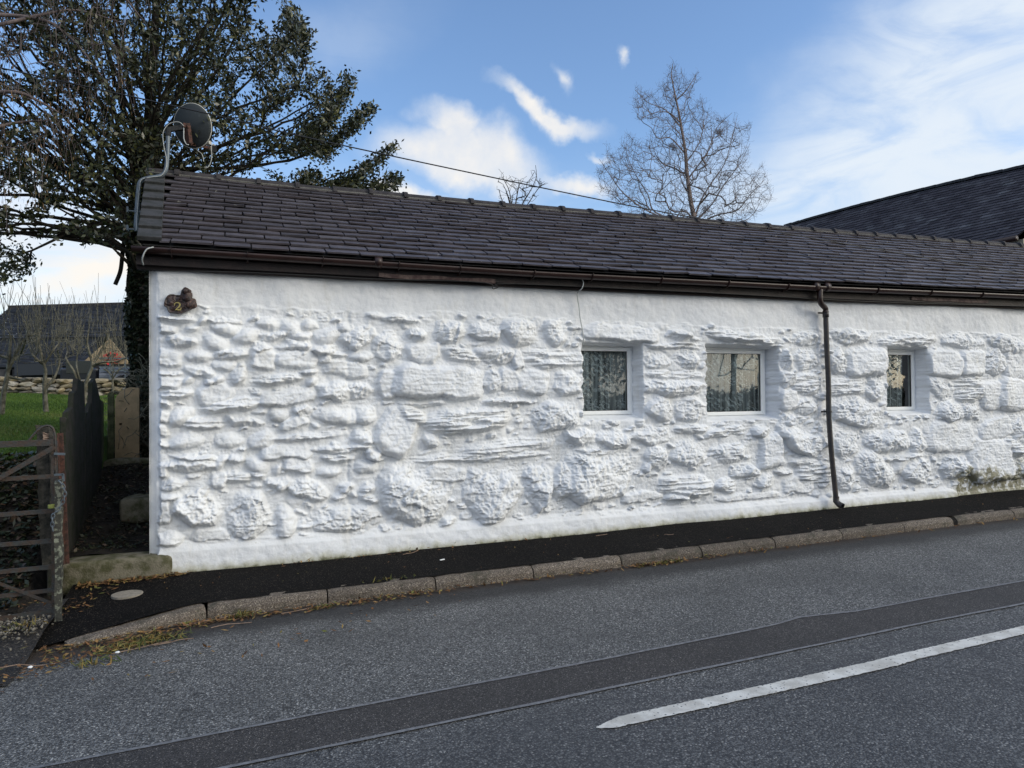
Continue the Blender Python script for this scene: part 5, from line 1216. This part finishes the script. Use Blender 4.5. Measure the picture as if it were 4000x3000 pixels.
# big holly with ivy-clad trunk
r = np.random.default_rng(12)
HY = 10.9
def hp(x, y, Y=HY): return atY(x, y, Y)
tb = hp(548, 1800); tb[2] = .75
tk = [tb]+[hp(x, y) for x, y in ((549, 1650), (550, 1450), (547, 1250), (544, 1080), (546, 900), (560, 740), (575, 560), (590, 380), (600, 200), (610, 20), (615, -160), (618, -330))]
tk = [np.array(p) for p in curve_pts(tk, 5)]
sk = Skel(tk, .135, .03)
root = empty('holly_tree', tb, label='big dark evergreen holly with ivy-clad trunk rising behind the left end of the cottage', cat='tree')
poly = [(-420, -420), (1120, -420), (1150, -150), (1110, -20), (1150, 25), (1190, 95), (1216, 150), (1196, 230), (1255, 262), (1300, 330), (1300, 420), (1290, 520), (1260, 620), (1270, 720), (1220, 800), (1000, 760), (700, 760), (560, 860), (450, 850), (330, 900), (170, 925), (0, 900), (-420, 900)]
T2 = sample_poly(poly, 5400, r)
fing = [([(1100, 600), (1250, 460), (1340, 340), (1360, 275), (1385, 300), (1378, 350), (1300, 480), (1200, 620)], 120),
        ([(1150, 700), (1320, 520), (1440, 405), (1462, 425), (1400, 490), (1300, 580), (1190, 740)], 120),
        ([(1200, 780), (1400, 660), (1548, 550), (1545, 580), (1430, 690), (1300, 790)], 90),
        ([(1200, 800), (1400, 720), (1560, 680), (1580, 708), (1500, 760), (1400, 820), (1200, 830)], 120),
        ([(1000, 740), (1300, 700), (1440, 720), (1500, 820), (1300, 840), (1000, 790)], 110),
        ([(1120, 30), (1190, 90), (1216, 150), (1190, 200), (1120, 130)], 40),
        ([(-200, 900), (60, 960), (130, 1010), (110, 1060), (20, 1110), (-200, 1080)], 70),
        ([(440, 850), (520, 860), (520, 930), (400, 940), (300, 930)], 26)]
for pg_, k in fing: T2 = np.concatenate([T2, sample_poly(pg_, int(k*1.7), r)])
# thinner foliage toward the rim: carve a few irregular gaps
gaps = [(1040, 40, 70, 60), (1150, 640, 130, 42), (980, 690, 90, 30), (90, 250, 75, 60), (40, 420, 60, 60), (200, 600, 60, 30), (860, 560, 45, 30), (960, 330, 50, 40), (330, 470, 35, 30), (270, 830, 120, 35), (60, 780, 80, 50), (470, 800, 60, 30), (1190, 400, 50, 30), (1090, 480, 60, 30), (700, 720, 60, 24), (-60, 100, 100, 60), (420, 240, 30, 24), (180, 430, 60, 35), (120, 870, 100, 26)]
keepm = np.ones(len(T2), bool)
for gx_2, gy_2, a_, b_2 in gaps: keepm &= ((T2[:, 0]-gx_2)/a_)**2+((T2[:, 1]-gy_2)/b_2)**2 > 1
T2 = T2[keepm]
dep = np.clip(r.normal(0, 1.0, len(T2)), -1.9, 2.0); rad = np.clip(1.2-np.abs(T2[:, 0]-560)/1400, .35, 1)
T3 = np.array([atY(x, y, HY+d*k_) for (x, y), d, k_ in zip(T2, dep, rad)])
T3 = T3[~((T3[:, 1] < 9.75) & (T3[:, 0] > -.85) & (T3[:, 2] < 4.75))]
org = hp(552, 900)
# first the long limbs
lim = np.array([hp(x, y, HY+r.uniform(-.6, .6)) for x, y in ((1340, 330), (1430, 430), (1500, 620), (1480, 740), (1180, 130), (980, -100), (820, -300), (300, -250), (60, -100), (-200, 150), (-300, 420), (-250, 650), (-200, 820), (168, 915), (0, 905), (420, -350), (1230, 300), (100, 520), (350, 880))])
lim = np.concatenate([lim, T3[r.choice(len(T3), 80, replace=False)]])
for t in lim:                      # limbs fan out from low on the trunk
    zt_ = org[2]-.5+max(0, (t[2]-org[2]))*r.uniform(.15, .55)+r.uniform(-.2, .5); st = int(np.argmin([abs(p[2]-max(zt_, org[2]-.7)) for p in tk])); a = tk[st]; L_ = np.linalg.norm(t-a)
    c1 = a+np.array([(t[0]-a[0])*.35, (t[1]-a[1])*.35, L_*.22]); c2 = t-(t-a)*.3+np.array([0, 0, -.04*L_])
    k = max(4, int(L_/.2)); off = r.normal(0, .05*L_, 3); sk.limb(st, [(1-u)**3*a+3*(1-u)**2*u*c1+3*(1-u)*u*u*c2+u**3*t+off*math.sin(PI*u)+r.normal(0, .012, 3) for u in np.linspace(1/k, 1, k)], .028, .006)
tips = sk.grow(T3, org, .13, r, bias=.5, wob=.08, lift=.15, amin=18)
print('holly nodes', len(sk.p))
# trunk/limbs vs twigs
V, Fc = sk.mesh(.0028, 4, 2.5, rmax=.135)
adopt(mobj('trunk', V, Fc, M['bark_d'], None, True), root)
P_ = np.array(sk.p); par = np.array(sk.par); Rr = sk.radii(.0028, 2.5, .135)
tw = np.where((Rr < .0105) & (par > 0))[0]
C = []; O = []
for rep in range(8):
    pick = tw[r.random(len(tw)) < .66]; d = P_[pick]-P_[par[pick]]; d /= np.linalg.norm(d, axis=1)[:, None]+1e-9
    C.append(P_[pick]+r.normal(0, .065, (len(pick), 3))); O.append(d)
tp = np.array(tips)
for rep in range(6):
    d = P_[tp]-P_[par[tp]]; d /= np.linalg.norm(d, axis=1)[:, None]+1e-9; C.append(P_[tp]+d*.02+r.normal(0, .03, (len(tp), 3))); O.append(d)
C = np.concatenate(C); O = np.concatenate(O); print('holly leaves', len(C))
V, Fc = leaves(C, r, .076, .035, O, .8)
ylw = np.exp(-(((C-hp(520, 130))**2).sum(1))/1.1)*.35
rn = np.clip(r.beta(1.6, 3.4, len(Fc))+ylw*r.random(len(Fc)), 0, 1); rn[r.random(len(Fc)) < .035] = .9
adopt(mobj('crown', V, Fc, M['holly'], None, False, rn), root)
# ivy on the trunk
n = 7000; zi = r.uniform(.75, 5.3, n); tz3 = np.array([p[2] for p in tk]); tx3 = np.array([p[0] for p in tk]); ty3 = np.array([p[1] for p in tk])
th = r.uniform(0, 2*PI, n); rr_ = .115+.045*r.random(n)+.03*np.sin(zi*5+th*2)+np.where(zi < 1.6, (1.6-zi)*.18, 0)
C = np.stack([np.interp(zi, tz3, tx3)+np.cos(th)*rr_, np.interp(zi, tz3, ty3)+np.sin(th)*rr_, zi], 1)
O = np.stack([np.cos(th), np.sin(th), -.8+0*th], 1); V, Fc = leaves(C, r, .07, .055, O*.5, .8)
adopt(mobj('ivy', V, Fc, M['ivy'], None, False, r.beta(1.3, 2.6, len(Fc))), root)
# heap of dead ivy stems at its foot
mb = MB()
for _ in range(420):
    t = r.uniform(0, 2*PI); z0 = r.uniform(.8, 2.0); sp_ = (2.15-z0)*.36; c = np.array([tb[0]+.10+r.normal(0, sp_*.55), tb[1]-.35+r.normal(0, .15), z0]); pts = [c]
    d = runit(1, r)[0]; d[2] = abs(d[2])*.6
    for k in range(5): d = d+r.normal(0, .45, 3); d /= np.linalg.norm(d); pts.append(pts[-1]+d*.075)
    mb.tube(pts, .0045, 4, caps=False)
adopt(mb.build('dead_stems', M['bark_l']), root)
n = 2600; z0 = r.uniform(.75, 2.0, n); C = np.stack([tb[0]+.12+r.normal(0, 1, n)*(2.2-z0)*.2, tb[1]-.3+r.normal(0, .14, n), z0], 1); V, Fc = leaves(C, r, .06, .045); adopt(mobj('foot_leaves', V, Fc, M['ivy'], None, False, r.beta(1.2, 2, len(Fc))), root)
# two hanging stubs left of the trunk
mb = MB(); mb.tube(curve_pts([hp(540, 900), hp(486, 950), hp(478, 1000), hp(470, 1060), hp(450, 1112)]), [.04]*9+[.03]*24, 6); mb.tube(curve_pts([hp(545, 940), hp(515, 985), hp(510, 1040), hp(502, 1100), hp(505, 1145), hp(525, 1160)]), .032, 6)
adopt(mb.build('broken_branch', M['bark_d'], smooth=True), root)

# weeping bare birch coming in from beyond the left edge
r = np.random.default_rng(31); BYY = 9.3
root = empty('weeping_birch', (-5.4, 9.6, 1.2), label='bare birch with drooping purplish twigs and brown catkins entering at the top left', cat='tree')
tk = curve_pts([np.array([-5.4, 9.6, 1.1]), np.array([-5.3, 9.6, 3.5]), np.array([-5.1, 9.6, 6.0]), np.array([-4.8, 9.5, 8.5])], 6)
sk = Skel(tk, .16, .05)
ll = [[(-500, 150), (-200, 70), (0, 58), (178, 82), (270, 145), (333, 212), (420, 330)], [(-500, 300), (-200, 130), (0, 96), (150, 60), (300, 40), (480, 90)], [(-400, 500), (-100, 380), (60, 360), (160, 400), (230, 440)], [(-400, -200), (0, -150), (250, -120), (450, -40), (560, 80)], [(-400, 600), (-100, 520), (60, 480), (200, 470)]]
ends = []
for pl in ll:
    pts = curve_pts([atY(x, y, BYY+r.uniform(-.2, .2)) for x, y in pl], 6); st = sk.near(pts[0]); st = min(st, len(tk)-1); sk.limb(st, pts, .035, .008)
Tt = sample_poly([(-400, -300), (520, -300), (560, 0), (500, 200), (420, 330), (330, 420), (250, 560), (120, 640), (-400, 700)], 330, r)
Tt = np.array([atY(x, y, BYY+r.normal(0, .5)) for x, y in Tt]); tp = sk.grow(Tt, np.array([-5, 9.5, 5.5]), .12, r, .4, .2, -.4, amin=len(tk))
nb = len(sk.p)
for t in list(tp)+list(r.integers(len(tk)+10, nb, 130)):
    q = sk.p[t].copy(); pts = []; d = np.array([r.normal(0, .5), r.normal(0, .3), -.2]); L_ = r.uniform(.25, .8)
    for k in range(int(L_/.07)): d = d*.75+np.array([r.normal(0, .10), r.normal(0, .08), -.35]); d /= np.linalg.norm(d); q = q+d*.07; pts.append(q)
    if pts: sk.limb(t, pts, .0018, .0015); ends.append(pts[-1])
V, Fc = sk.mesh(.0016, 4, 2.2, rmax=.16); adopt(mobj('branches', V, Fc, M['bark_b'], None, True), root)
ends = np.array(ends); sel = ends[(ends[:, 2] < atY(200, 330, BYY)[2])]
C = np.repeat(sel, 4, 0)+r.normal(0, .06, (len(sel)*4, 3)); ax = np.tile([[0., 0, -1]], (len(C), 1))+r.normal(0, .15, (len(C), 3)); sd_ = runit(len(C), r); V, Fc = quads(C, ax, sd_, r.uniform(.03, .075, len(C)), r.uniform(.006, .010, len(C)), r)
adopt(mobj('catkins', V, Fc, M['catkin']), root)

# bare tree behind the cottage
r = np.random.default_rng(41); TY = 27.
root = empty('bare_tree', (0, TY, 1.6), label='tall bare winter tree with fine twigs above the roof ridge', cat='tree')
tkp = [(2745, 1100), (2722, 900), (2711, 857), (2695, 780), (2682, 679), (2676, 600), (2664, 520), (2650, 437), (2632, 350), (2622, 290), (2628, 250)]
tk = curve_pts([atY(x, y, TY) for x, y in tkp], 4)
b0 = tk[0].copy(); b0[2] = 1.5; tk = [b0]+tk; root.location = b0
sk = Skel(tk, .17, .010)
limbs = [[(2712, 860), (2740, 780), (2790, 700), (2830, 640), (2860, 540), (2880, 450)], [(2712, 870), (2780, 800), (2830, 720), (2890, 640), (2930, 560)], [(2716, 880), (2800, 840), (2880, 820), (2930, 760), (2990, 700)],
         [(2680, 690), (2640, 660), (2590, 640), (2560, 600), (2540, 540)], [(2690, 760), (2660, 700), (2650, 640)], [(2650, 470), (2610, 440), (2560, 440), (2500, 465)],
         [(2660, 500), (2600, 430), (2530, 400), (2480, 350)], [(2700, 880), (2560, 830), (2530, 760), (2470, 660), (2440, 570)], [(2700, 890), (2540, 830), (2440, 760), (2380, 680), (2340, 620)], [(2678, 640), (2730, 560), (2750, 460), (2740, 390)], [(2640, 400), (2690, 340), (2720, 290)],
         [(2716, 880), (2880, 868), (2940, 840), (2985, 760)], [(2685, 700), (2760, 600), (2800, 500), (2860, 440)], [(2674, 600), (2620, 540), (2570, 540), (2545, 500)]]
for pl in limbs:
    y2 = TY+r.uniform(-1.6, 1.6); a = atY(*pl[0], TY); st = sk.near(a); pts = curve_pts([atY(x, y, TY+(y2-TY)*min(1, k/3)) for k, (x, y) in enumerate(pl)], 4)[2:]; sk.limb(st, pts, .045 if len(pl) > 4 else .032, .008)
polyT = [(2628, 235), (2690, 320), (2730, 275), (2722, 330), (2700, 400), (2745, 378), (2760, 420), (2800, 440), (2860, 480), (2870, 430), (2880, 490), (2940, 485), (2925, 560), (2930, 660), (2900, 700), (2960, 660), (2985, 640), (3000, 710), (3030, 760), (2990, 810), (2960, 860), (2880, 900), (2480, 860), (2400, 800), (2345, 760), (2340, 700), (2328, 660), (2360, 640), (2370, 560), (2400, 600), (2425, 540), (2450, 520), (2500, 560), (2520, 545), (2550, 520), (2560, 470), (2480, 470), (2474, 420), (2480, 340), (2550, 370), (2590, 400), (2560, 330), (2600, 330), (2610, 270)]
Tt = sample_poly(polyT, 3400, r); Tt = np.array([atY(x, y, TY+np.clip(r.normal(0, 1.0), -2, 2)) for x, y in Tt])
tp = sk.grow(Tt, atY(2705, 900, TY), .20, r, .6, .10, .45, amin=4); P0 = list(sk.p)
for t in tp:
    for k in range(2):
        q = P0[t]-np.array([0, 0, 0]); d = r.normal(0, .5, 3)+np.array([0, 0, .45]); pts = []
        for j in range(3): d = d/np.linalg.norm(d)+r.normal(0, .3, 3); d /= np.linalg.norm(d); q = q+d*r.uniform(.06, .12); pts.append(q)
        sk.limb(t, pts, .003, .0025)
V, Fc = sk.mesh(.0030, 3, 2.55, rmax=.17); adopt(mobj('branches', V, Fc, M['bark_b'], None, True), root)
for x, y, s in ((2626, 575, .14), (2757, 815, .16), (2835, 685, .18), (2810, 520, .16)):
    c = atY(x, y, TY+.2); mb = MB()
    for k in range(90): q = c+r.normal(0, s*.5, 3); mb.bar(q, q+r.normal(0, .12, 3), .008, .008)
    adopt(mb.build('twig_cluster', M['bark_b']), root)

# small bare tree poking above the ridge
r = np.random.default_rng(43); root = empty('small_bare_tree', (0, 16, 1.2), label='small bare tree top poking above the middle of the ridge', cat='tree')
tk = curve_pts([atY(x, y, 16) for x, y in ((2010, 1100), (2008, 950), (2002, 850), (1990, 790), (1975, 740))], 4); b0 = tk[0].copy(); b0[2] = 1.2; tk = [b0]+tk; sk = Skel(tk, .07, .012); root.location = b0
for pl in [[(2008, 900), (2040, 800), (2075, 740), (2095, 690), (2092, 645)], [(2006, 880), (2060, 800), (2100, 740), (2130, 715)], [(2004, 860), (2020, 760), (2035, 700)], [(2004, 860), (1990, 750), (1960, 690)], [(2004, 870), (1960, 780), (1950, 740)]]:
    sk.limb(sk.near(atY(*pl[0], 16)), curve_pts([atY(x, y, 16+k*r.uniform(-.1, .1)) for k, (x, y) in enumerate(pl)], 4)[1:], .018, .006)
Tt = sample_poly([(1945, 790), (1940, 720), (1955, 670), (1940, 655), (2010, 690), (2055, 690), (2090, 640), (2100, 690), (2140, 700), (2145, 715), (2100, 740), (2110, 760), (2060, 800), (2000, 800)], 170, r)
sk.grow(np.array([atY(x, y, 16+r.normal(0, .35)) for x, y in Tt]), atY(2005, 850, 16), .10, r, .5, .3, .3, amin=4)
V, Fc = sk.mesh(.0042, 3, 2.4, rmax=.07); adopt(mobj('branches', V, Fc, M['bark'], None, True), root)

# orchard trees on the lawn
def orchard(name, trunk, Y, polyc, n, shoots, seed, label, r0=.075, limbs=()):
    r = np.random.default_rng(seed); tk = curve_pts([atY(x, y, Y) for x, y in trunk], 4); g = gz_(tk[0][0], tk[0][1]); b0 = tk[0].copy(); b0[2] = min(g, b0[2])-.02
    root = empty(name, b0, label=label, cat='fruit tree'); root['group'] = 'bare fruit trees on the lawn'
    sk = Skel([b0]+tk, r0, r0*.45)
    for pl in limbs: sk.limb(sk.near(atY(*pl[0], Y)), curve_pts([atY(x, y, Y+r.uniform(-.15, .15)*k) for k, (x, y) in enumerate(pl)], 4)[1:], r0*.55, .014)
    T_ = sample_poly(polyc, n, r); tp = sk.grow(np.array([atY(x, y, Y+r.normal(0, .8)) for x, y in T_]), tk[-1], .13, r, .4, .35, .5, amin=2)
    P0 = list(sk.p); cand = list(tp)+list(r.integers(len(tk)+4, len(P0), shoots))
    for t in cand:
        if r.random() > .45: continue
        q = P0[t]; d = np.array([r.normal(0, .16), r.normal(0, .16), 1.]); pts = []; L_ = r.uniform(.25, 1.15)
        for k in range(max(2, int(L_/.14))): d = d/np.linalg.norm(d)+r.normal(0, .06, 3); q = q+d*.14; pts.append(q)
        sk.limb(t, pts, .0048, .0022)
    V, Fc = sk.mesh(.0026, 4, 2.6, rmax=r0); adopt(mobj('branches', V, Fc, M['bark_l'], None, True), root)
orchard('orchard_tree', [(5, 1632), (14, 1540), (28, 1470), (36, 1400), (42, 1310)], 15.5, [(-160, 1420), (-160, 1230), (30, 1190), (190, 1240), (230, 1330), (150, 1430)], 90, 70, 1, 'bare fruit tree cut by the left edge, its foot in rough grass', .052,
        [[(36, 1420), (80, 1380), (100, 1330), (105, 1290)], [(30, 1450), (90, 1330), (150, 1300)], [(38, 1400), (-20, 1380), (-60, 1330)], [(30, 1470), (60, 1478), (98, 1486)]])
orchard('orchard_tree', [(180, 1617), (176, 1550), (174, 1500), (178, 1450), (172, 1425)], 17, [(60, 1420), (70, 1250), (180, 1210), (300, 1250), (320, 1380), (250, 1430)], 100, 80, 2, 'bare fruit tree with a straight trunk in the middle of the lawn', .055,
        [[(172, 1425), (130, 1390), (110, 1340)], [(176, 1520), (215, 1470), (232, 1410), (225, 1370)], [(172, 1425), (200, 1380), (230, 1340)], [(174, 1440), (150, 1330), (160, 1290)]])
orchard('orchard_tree', [(333, 1590), (331, 1520), (345, 1470), (360, 1430), (352, 1380)], 18.5, [(270, 1420), (270, 1270), (360, 1230), (470, 1260), (500, 1390), (430, 1430)], 90, 80, 3, 'bare fruit tree forking behind the jagged slate slabs, beside the tan gable', .052,
        [[(362, 1428), (400, 1415), (450, 1412), (490, 1400)], [(355, 1400), (340, 1340), (345, 1300)], [(360, 1430), (400, 1360), (420, 1300)]])
orchard('orchard_tree', [(318, 1540), (304, 1492), (288, 1450), (268, 1420), (255, 1395)], 20.5, [(190, 1400), (200, 1250), (270, 1220), (330, 1260), (330, 1400)], 60, 60, 4, 'slanting bare fruit tree whose stems lean left out from behind the slabs', .045,
        [[(316, 1500), (300, 1440), (300, 1400), (310, 1350)]])
orchard('orchard_tree', [(441, 1545), (440, 1490), (440, 1460)], 21.5, [(390, 1440), (400, 1340), (480, 1330), (510, 1420), (470, 1450)], 45, 40, 5, 'smallest bare tree, a thin whip in front of the silver trailer', .035,
        [[(440, 1480), (425, 1455), (405, 1440)], [(441, 1478), (465, 1445), (485, 1430)]])

# far side of the road, behind the viewer: what the window panes mirror
r = np.random.default_rng(55)
def back_tree(name, x, y, h, sp, n, seed, label, evergreen=False):
    r = np.random.default_rng(seed); g = float(ground_z(np.array(x), np.array(y))); root = empty(name, (x, y, g), label=label, cat='tree')
    tk = curve_pts([np.array([x, y, g]), np.array([x+.1, y, g+h*.3]), np.array([x-.1, y, g+h*.6]), np.array([x, y+.1, g+h*.9])], 5); sk = Skel(tk, .16, .03)
    q = runit(n, r)*r.random((n, 1))**.4; T_ = np.array([x, y, g+h*.58])+q*np.array([sp, sp, h*.42]); sk.grow(T_, np.array([x, y, g+h*.25]), .3, r, .5, .25, .2, amin=5)
    V, Fc = sk.mesh(.006, 3, 2.2, rmax=.16); adopt(mobj('branches', V, Fc, M['bark'], None, True), root)
    if evergreen:
        P_ = np.array(sk.p)[10:]; C = np.repeat(P_, 5, 0)+r.normal(0, .2, (len(P_)*5, 3)); V, Fc = leaves(C, r, .2, .11); adopt(mobj('crown', V, Fc, M['holly'], None, False, r.beta(1.5, 4, len(Fc))), root)
back_tree('roadside_evergreen', 11.6, -7.5, 8.5, 2.6, 2600, 61, 'dense evergreen across the road that darkens the leftmost pane', True)
back_tree('roadside_evergreen', 14.2, -8.2, 6.5, 1.2, 420, 64, 'narrower evergreen across the road beside the bare roadside tree', True)
back_tree('roadside_tree', 18.6, -9.0, 8, 3.0, 420, 62, 'bare roadside tree mirrored in the widest window')
back_tree('roadside_evergreen', 25.2, -9.3, 8.5, 3.8, 3000, 63, 'bushy evergreen across the road mirrored in the smallest window', True)
C = np.stack([r.uniform(2, 42, 26000), -8.6+r.normal(0, .5, 26000), r.uniform(.2, 1.95, 26000)], 1); C[:, 2] += .25*np.sin(C[:, 0]*1.3); V, Fc = leaves(C, r, .16, .1)
tag(mobj('roadside_hedge', V, Fc, M['holly'], None, False, r.beta(1.3, 3, len(Fc))), 'long dark hedge across the road mirrored low in the panes', 'hedge')

# ---------------------------------------------------------------- litter, weeds, gravel, grass
def scatter(name, cx, m, fn, L_, W_, kind_label, seed, flat=.25):
    r = np.random.default_rng(seed); C = fn(r); n = len(C); ax = r.normal(0, 1, (n, 3)); ax[:, 2] *= flat; ax /= np.linalg.norm(ax, axis=1)[:, None]; u = r.normal(0, flat, (n, 3)); u[:, 2] = 1; sd_ = np.cross(ax, u); sd_ /= np.linalg.norm(sd_, axis=1)[:, None]
    V, Fc = quads(C, ax, sd_, L_*r.uniform(.5, 1.5, n), W_*r.uniform(.5, 1.4, n), r); return tag(mobj(name, V, Fc, m, None, False, r.random(len(Fc))), kind_label, name.replace('_', ' '), kind='stuff')
def on(x, y):
    z = np.where(y > 6.15, pz(x, y), road_z(x, y)+.004); z = np.where((x < -1.30) & (y > 5.3), road_z(x, 5.2)+.03+.085*sstep(y, 5.3, 6.1), z); z = np.where((x < -1.3) & (y > 6.7), ground_z(x, y)+.01, z); return z
def blobs(L):
    def fn(r):
        o = []
        for x0, y0, x1, y1, s, n in L:
            t = r.random(n); x = x0+(x1-x0)*t+r.normal(0, s, n); y = y0+(y1-y0)*t+r.normal(0, s*.8, n); o.append(np.stack([x, y, on(x, y)+r.uniform(.004, .022, n)], 1))
        return np.concatenate(o)
    return fn
scatter('leaf_litter', 0, M['litter'], blobs([(-1.45, 7.05, -.45, 7.12, .05, 420), (-1.28, 6.35, -1.1, 6.9, .07, 60), (-1.2, 5.35, -.5, 5.85, .09, 200), (-.3, 5.92, 1.6, 6.0, .06, 420), (1.6, 5.99, 5.6, 6.01, .05, 240), (5.6, 6.0, 12, 6.02, .05, 160), (3.5, 6.0, 4.0, 6.0, .03, 120), (-1.25, 5.7, -.3, 5.95, .07, 240), (-3, 5.0, -1.2, 5.3, .14, 240), (-4, 6.5, -1.4, 6.6, .12, 260), (.3, 7.1, 3, 7.15, .05, 70), (-.9, 5.0, 1.5, 5.6, .25, 60)]), .045, .018, 'dead brown leaves and stalks swept along the kerb, the step and the gate', 71)
scatter('leaf_litter', 0, M['litter'], lambda r: (lambda x, y: np.stack([x, y, on(x, y)+.006], 1))(r.uniform(-1, 12, 190), r.uniform(6.2, 7.2, 190)), .022, .009, 'stray leaf scraps on the dark pavement', 72)
scatter('leaf_litter', 0, M['ivy'], lambda r: (lambda x, y: np.stack([x, y, ground_z(x, y)+r.uniform(.0, .05, len(x))], 1))(r.uniform(-4.2, -1.62, 9000), r.uniform(6.5, 8.7, 9000)), .07, .035, 'dark rotting leaves covering the bank behind the gate', 73, .5)
scatter('leaf_litter', 0, M['ivy'], lambda r: (lambda x, y: np.stack([x, y, .29+.60*sstep(y, 7.6, 10.2)+r.uniform(.01, .04, len(x))], 1))(r.uniform(-1.5, -.8, 1500), r.uniform(7.5, 10.2, 1500)), .05, .02, 'dark leaf mould along the shaded passage', 74, .4)
# clump of flattened weeds in the gutter
scatter('gutter_weeds', 0, M['green'], blobs([(-.85, 5.52, -.45, 5.68, .07, 420), (-.95, 5.3, -.8, 5.35, .04, 60), (-.05, 5.98, .1, 6.0, .035, 90), (1.0, 6.14, 1.4, 6.15, .03, 60), (3.6, 6.0, 4.1, 6.0, .05, 60), (.55, 5.93, .7, 5.95, .03, 30), (-1.5, 6.0, -1.4, 6.0, .05, 50), (-.4, 7.19, 7, 7.21, .015, 140)]), .06, .010, 'green and straw coloured weeds caught in the gutter by the dropped kerb', 75, .9)
def twigs():
    r = np.random.default_rng(76); mb = MB()
    for (x, y, L_, a) in [(-.8, 5.42, .45, .15), (-.55, 5.50, .3, .4), (-.4, 5.9, .6, .25), (.3, 5.9, .5, .1), (-1.6, 5.3, .6, .3), (-2.0, 5.2, .5, .5), (-.2, 5.75, .35, .3), (1.5, 7.0, .25, .2), (3.6, 6.95, .2, .4), (4.3, 6.7, .12, -.3), (-1.8, 5.5, .4, .2)]:
        p = np.array([x, y]); pts = []
        for k in range(6): pts.append((p[0], p[1], float(on(np.array(p[0]), np.array(p[1])))+.008+r.uniform(0, .008))); a += r.normal(0, .15); p = p+np.array([math.cos(a), math.sin(a)])*L_/6
        mb.tube(pts, .0035, 5)
    return tag(mb.build('twig_litter', M['palewood']), 'pale dry stalks lying along the kerb and gutter', 'twig litter', kind='stuff')
twigs()
# gravel in front of the gate
def gravel():
    import bmesh
    bm = bmesh.new(); bmesh.ops.create_icosphere(bm, subdivisions=1, radius=1); base = np.array([v.co[:] for v in bm.verts]); fs = np.array([[v.index for v in f.verts] for f in bm.faces]); bm.free()
    r = np.random.default_rng(77); n = 2600; x = r.uniform(-3.4, -1.28, n); y = 5.92+r.normal(0, .13, n)+.12; z = on(x, y); s = r.uniform(.004, .013, n)
    V = (base[None]*s[:, None, None]*r.uniform(.6, 1.2, (n, 1, 3))*(1+r.normal(0, .12, (n, len(base), 1)))+np.stack([x, y, z+.004], 1)[:, None]).reshape(-1, 3)
    Fc = (fs[None]+(np.arange(n)*len(base))[:, None, None]).reshape(-1, 3)
    return tag(mobj('gravel', V, Fc, M['gravel'], None, False, np.repeat(r.random(n), len(fs))), 'loose pale gravel on the ground in front of the gate', 'gravel', kind='stuff')
gravel()
# lawn grass
def grass():
    r = np.random.default_rng(78); n = 60000; y = 8.5+ (26-8.5)*r.random(n)**1.5; x = r.uniform(-.30, -.12, n)*y-.3+r.normal(0, .5, n)
    k = ~((x > -1.6) & (y < 12)); x, y = x[k], y[k]; n = len(x); sz = .035+.0035*(y-8)
    C = np.stack([x, y, ground_z(x, y)+sz*.4], 1); ax = r.normal(0, .35, (n, 3)); ax[:, 2] = 1; ax /= np.linalg.norm(ax, axis=1)[:, None]; sd_ = np.cross(ax, runit(n, r)); sd_ /= np.linalg.norm(sd_, axis=1)[:, None]
    V, Fc = quads(C, ax, sd_, sz*r.uniform(.7, 1.6, n), sz*.22, r)
    return tag(mobj('lawn_grass', V, Fc, M['grassb'], None, False, np.clip(.5+.35*np.sin(x*1.1+y*.7)*np.sin(y*.9)+r.normal(0, .16, len(Fc)), 0, 1)), 'lawn grass coloured sunlit bright green beyond the gate', 'grass', kind='stuff')
grass()
# stones and scraps lying about
for (x, y, s, m, name, lb) in ((2085-0, 2090, .045, 'litter', 'fallen_leaf', 'brown curled oak leaf against the foot of the white wall'),):
    c = atZ(2135, 2092, float(pz(3.0, 7.1))+.01); V = []; n = 14
    for k in range(n): t = 2*PI*k/n; rr2 = .05*(1+.25*math.sin(5*t)); V.append((c[0]+math.cos(t)*rr2, c[1]+math.sin(t)*rr2*.6, c[2]+.012+.012*math.cos(2*t)))
    mobj_ = mobj(name, V, [tuple(range(n))], mat('leaf_tan', (.20, .11, .06), .8)); tag(mobj_, lb, 'leaf')
c = atZ(1728, 2187, float(pz(1.9, 6.75))+.006); mb = MB(); mb.bar((c[0]-.022, c[1], c[2]), (c[0]+.022, c[1]+.005, c[2]+.004), .02, .006); tag(mb.build('paper_scrap', M['upvc']), 'tiny white scrap lying on the dark pavement', 'paper scrap')
c = atZ(452, 2545, .02); 
for (x, y) in ((459, 2548), (118, 2606)):
    c = atZ(x, y, .03); o = blob('white_pebble', c, (.014, .012, .008), M['upvc'], None, x, 2, .1); tag(o, 'small white pebble near the weeds by the dropped kerb' if x > 200 else 'small white pebble at the left edge of the road', 'pebble')
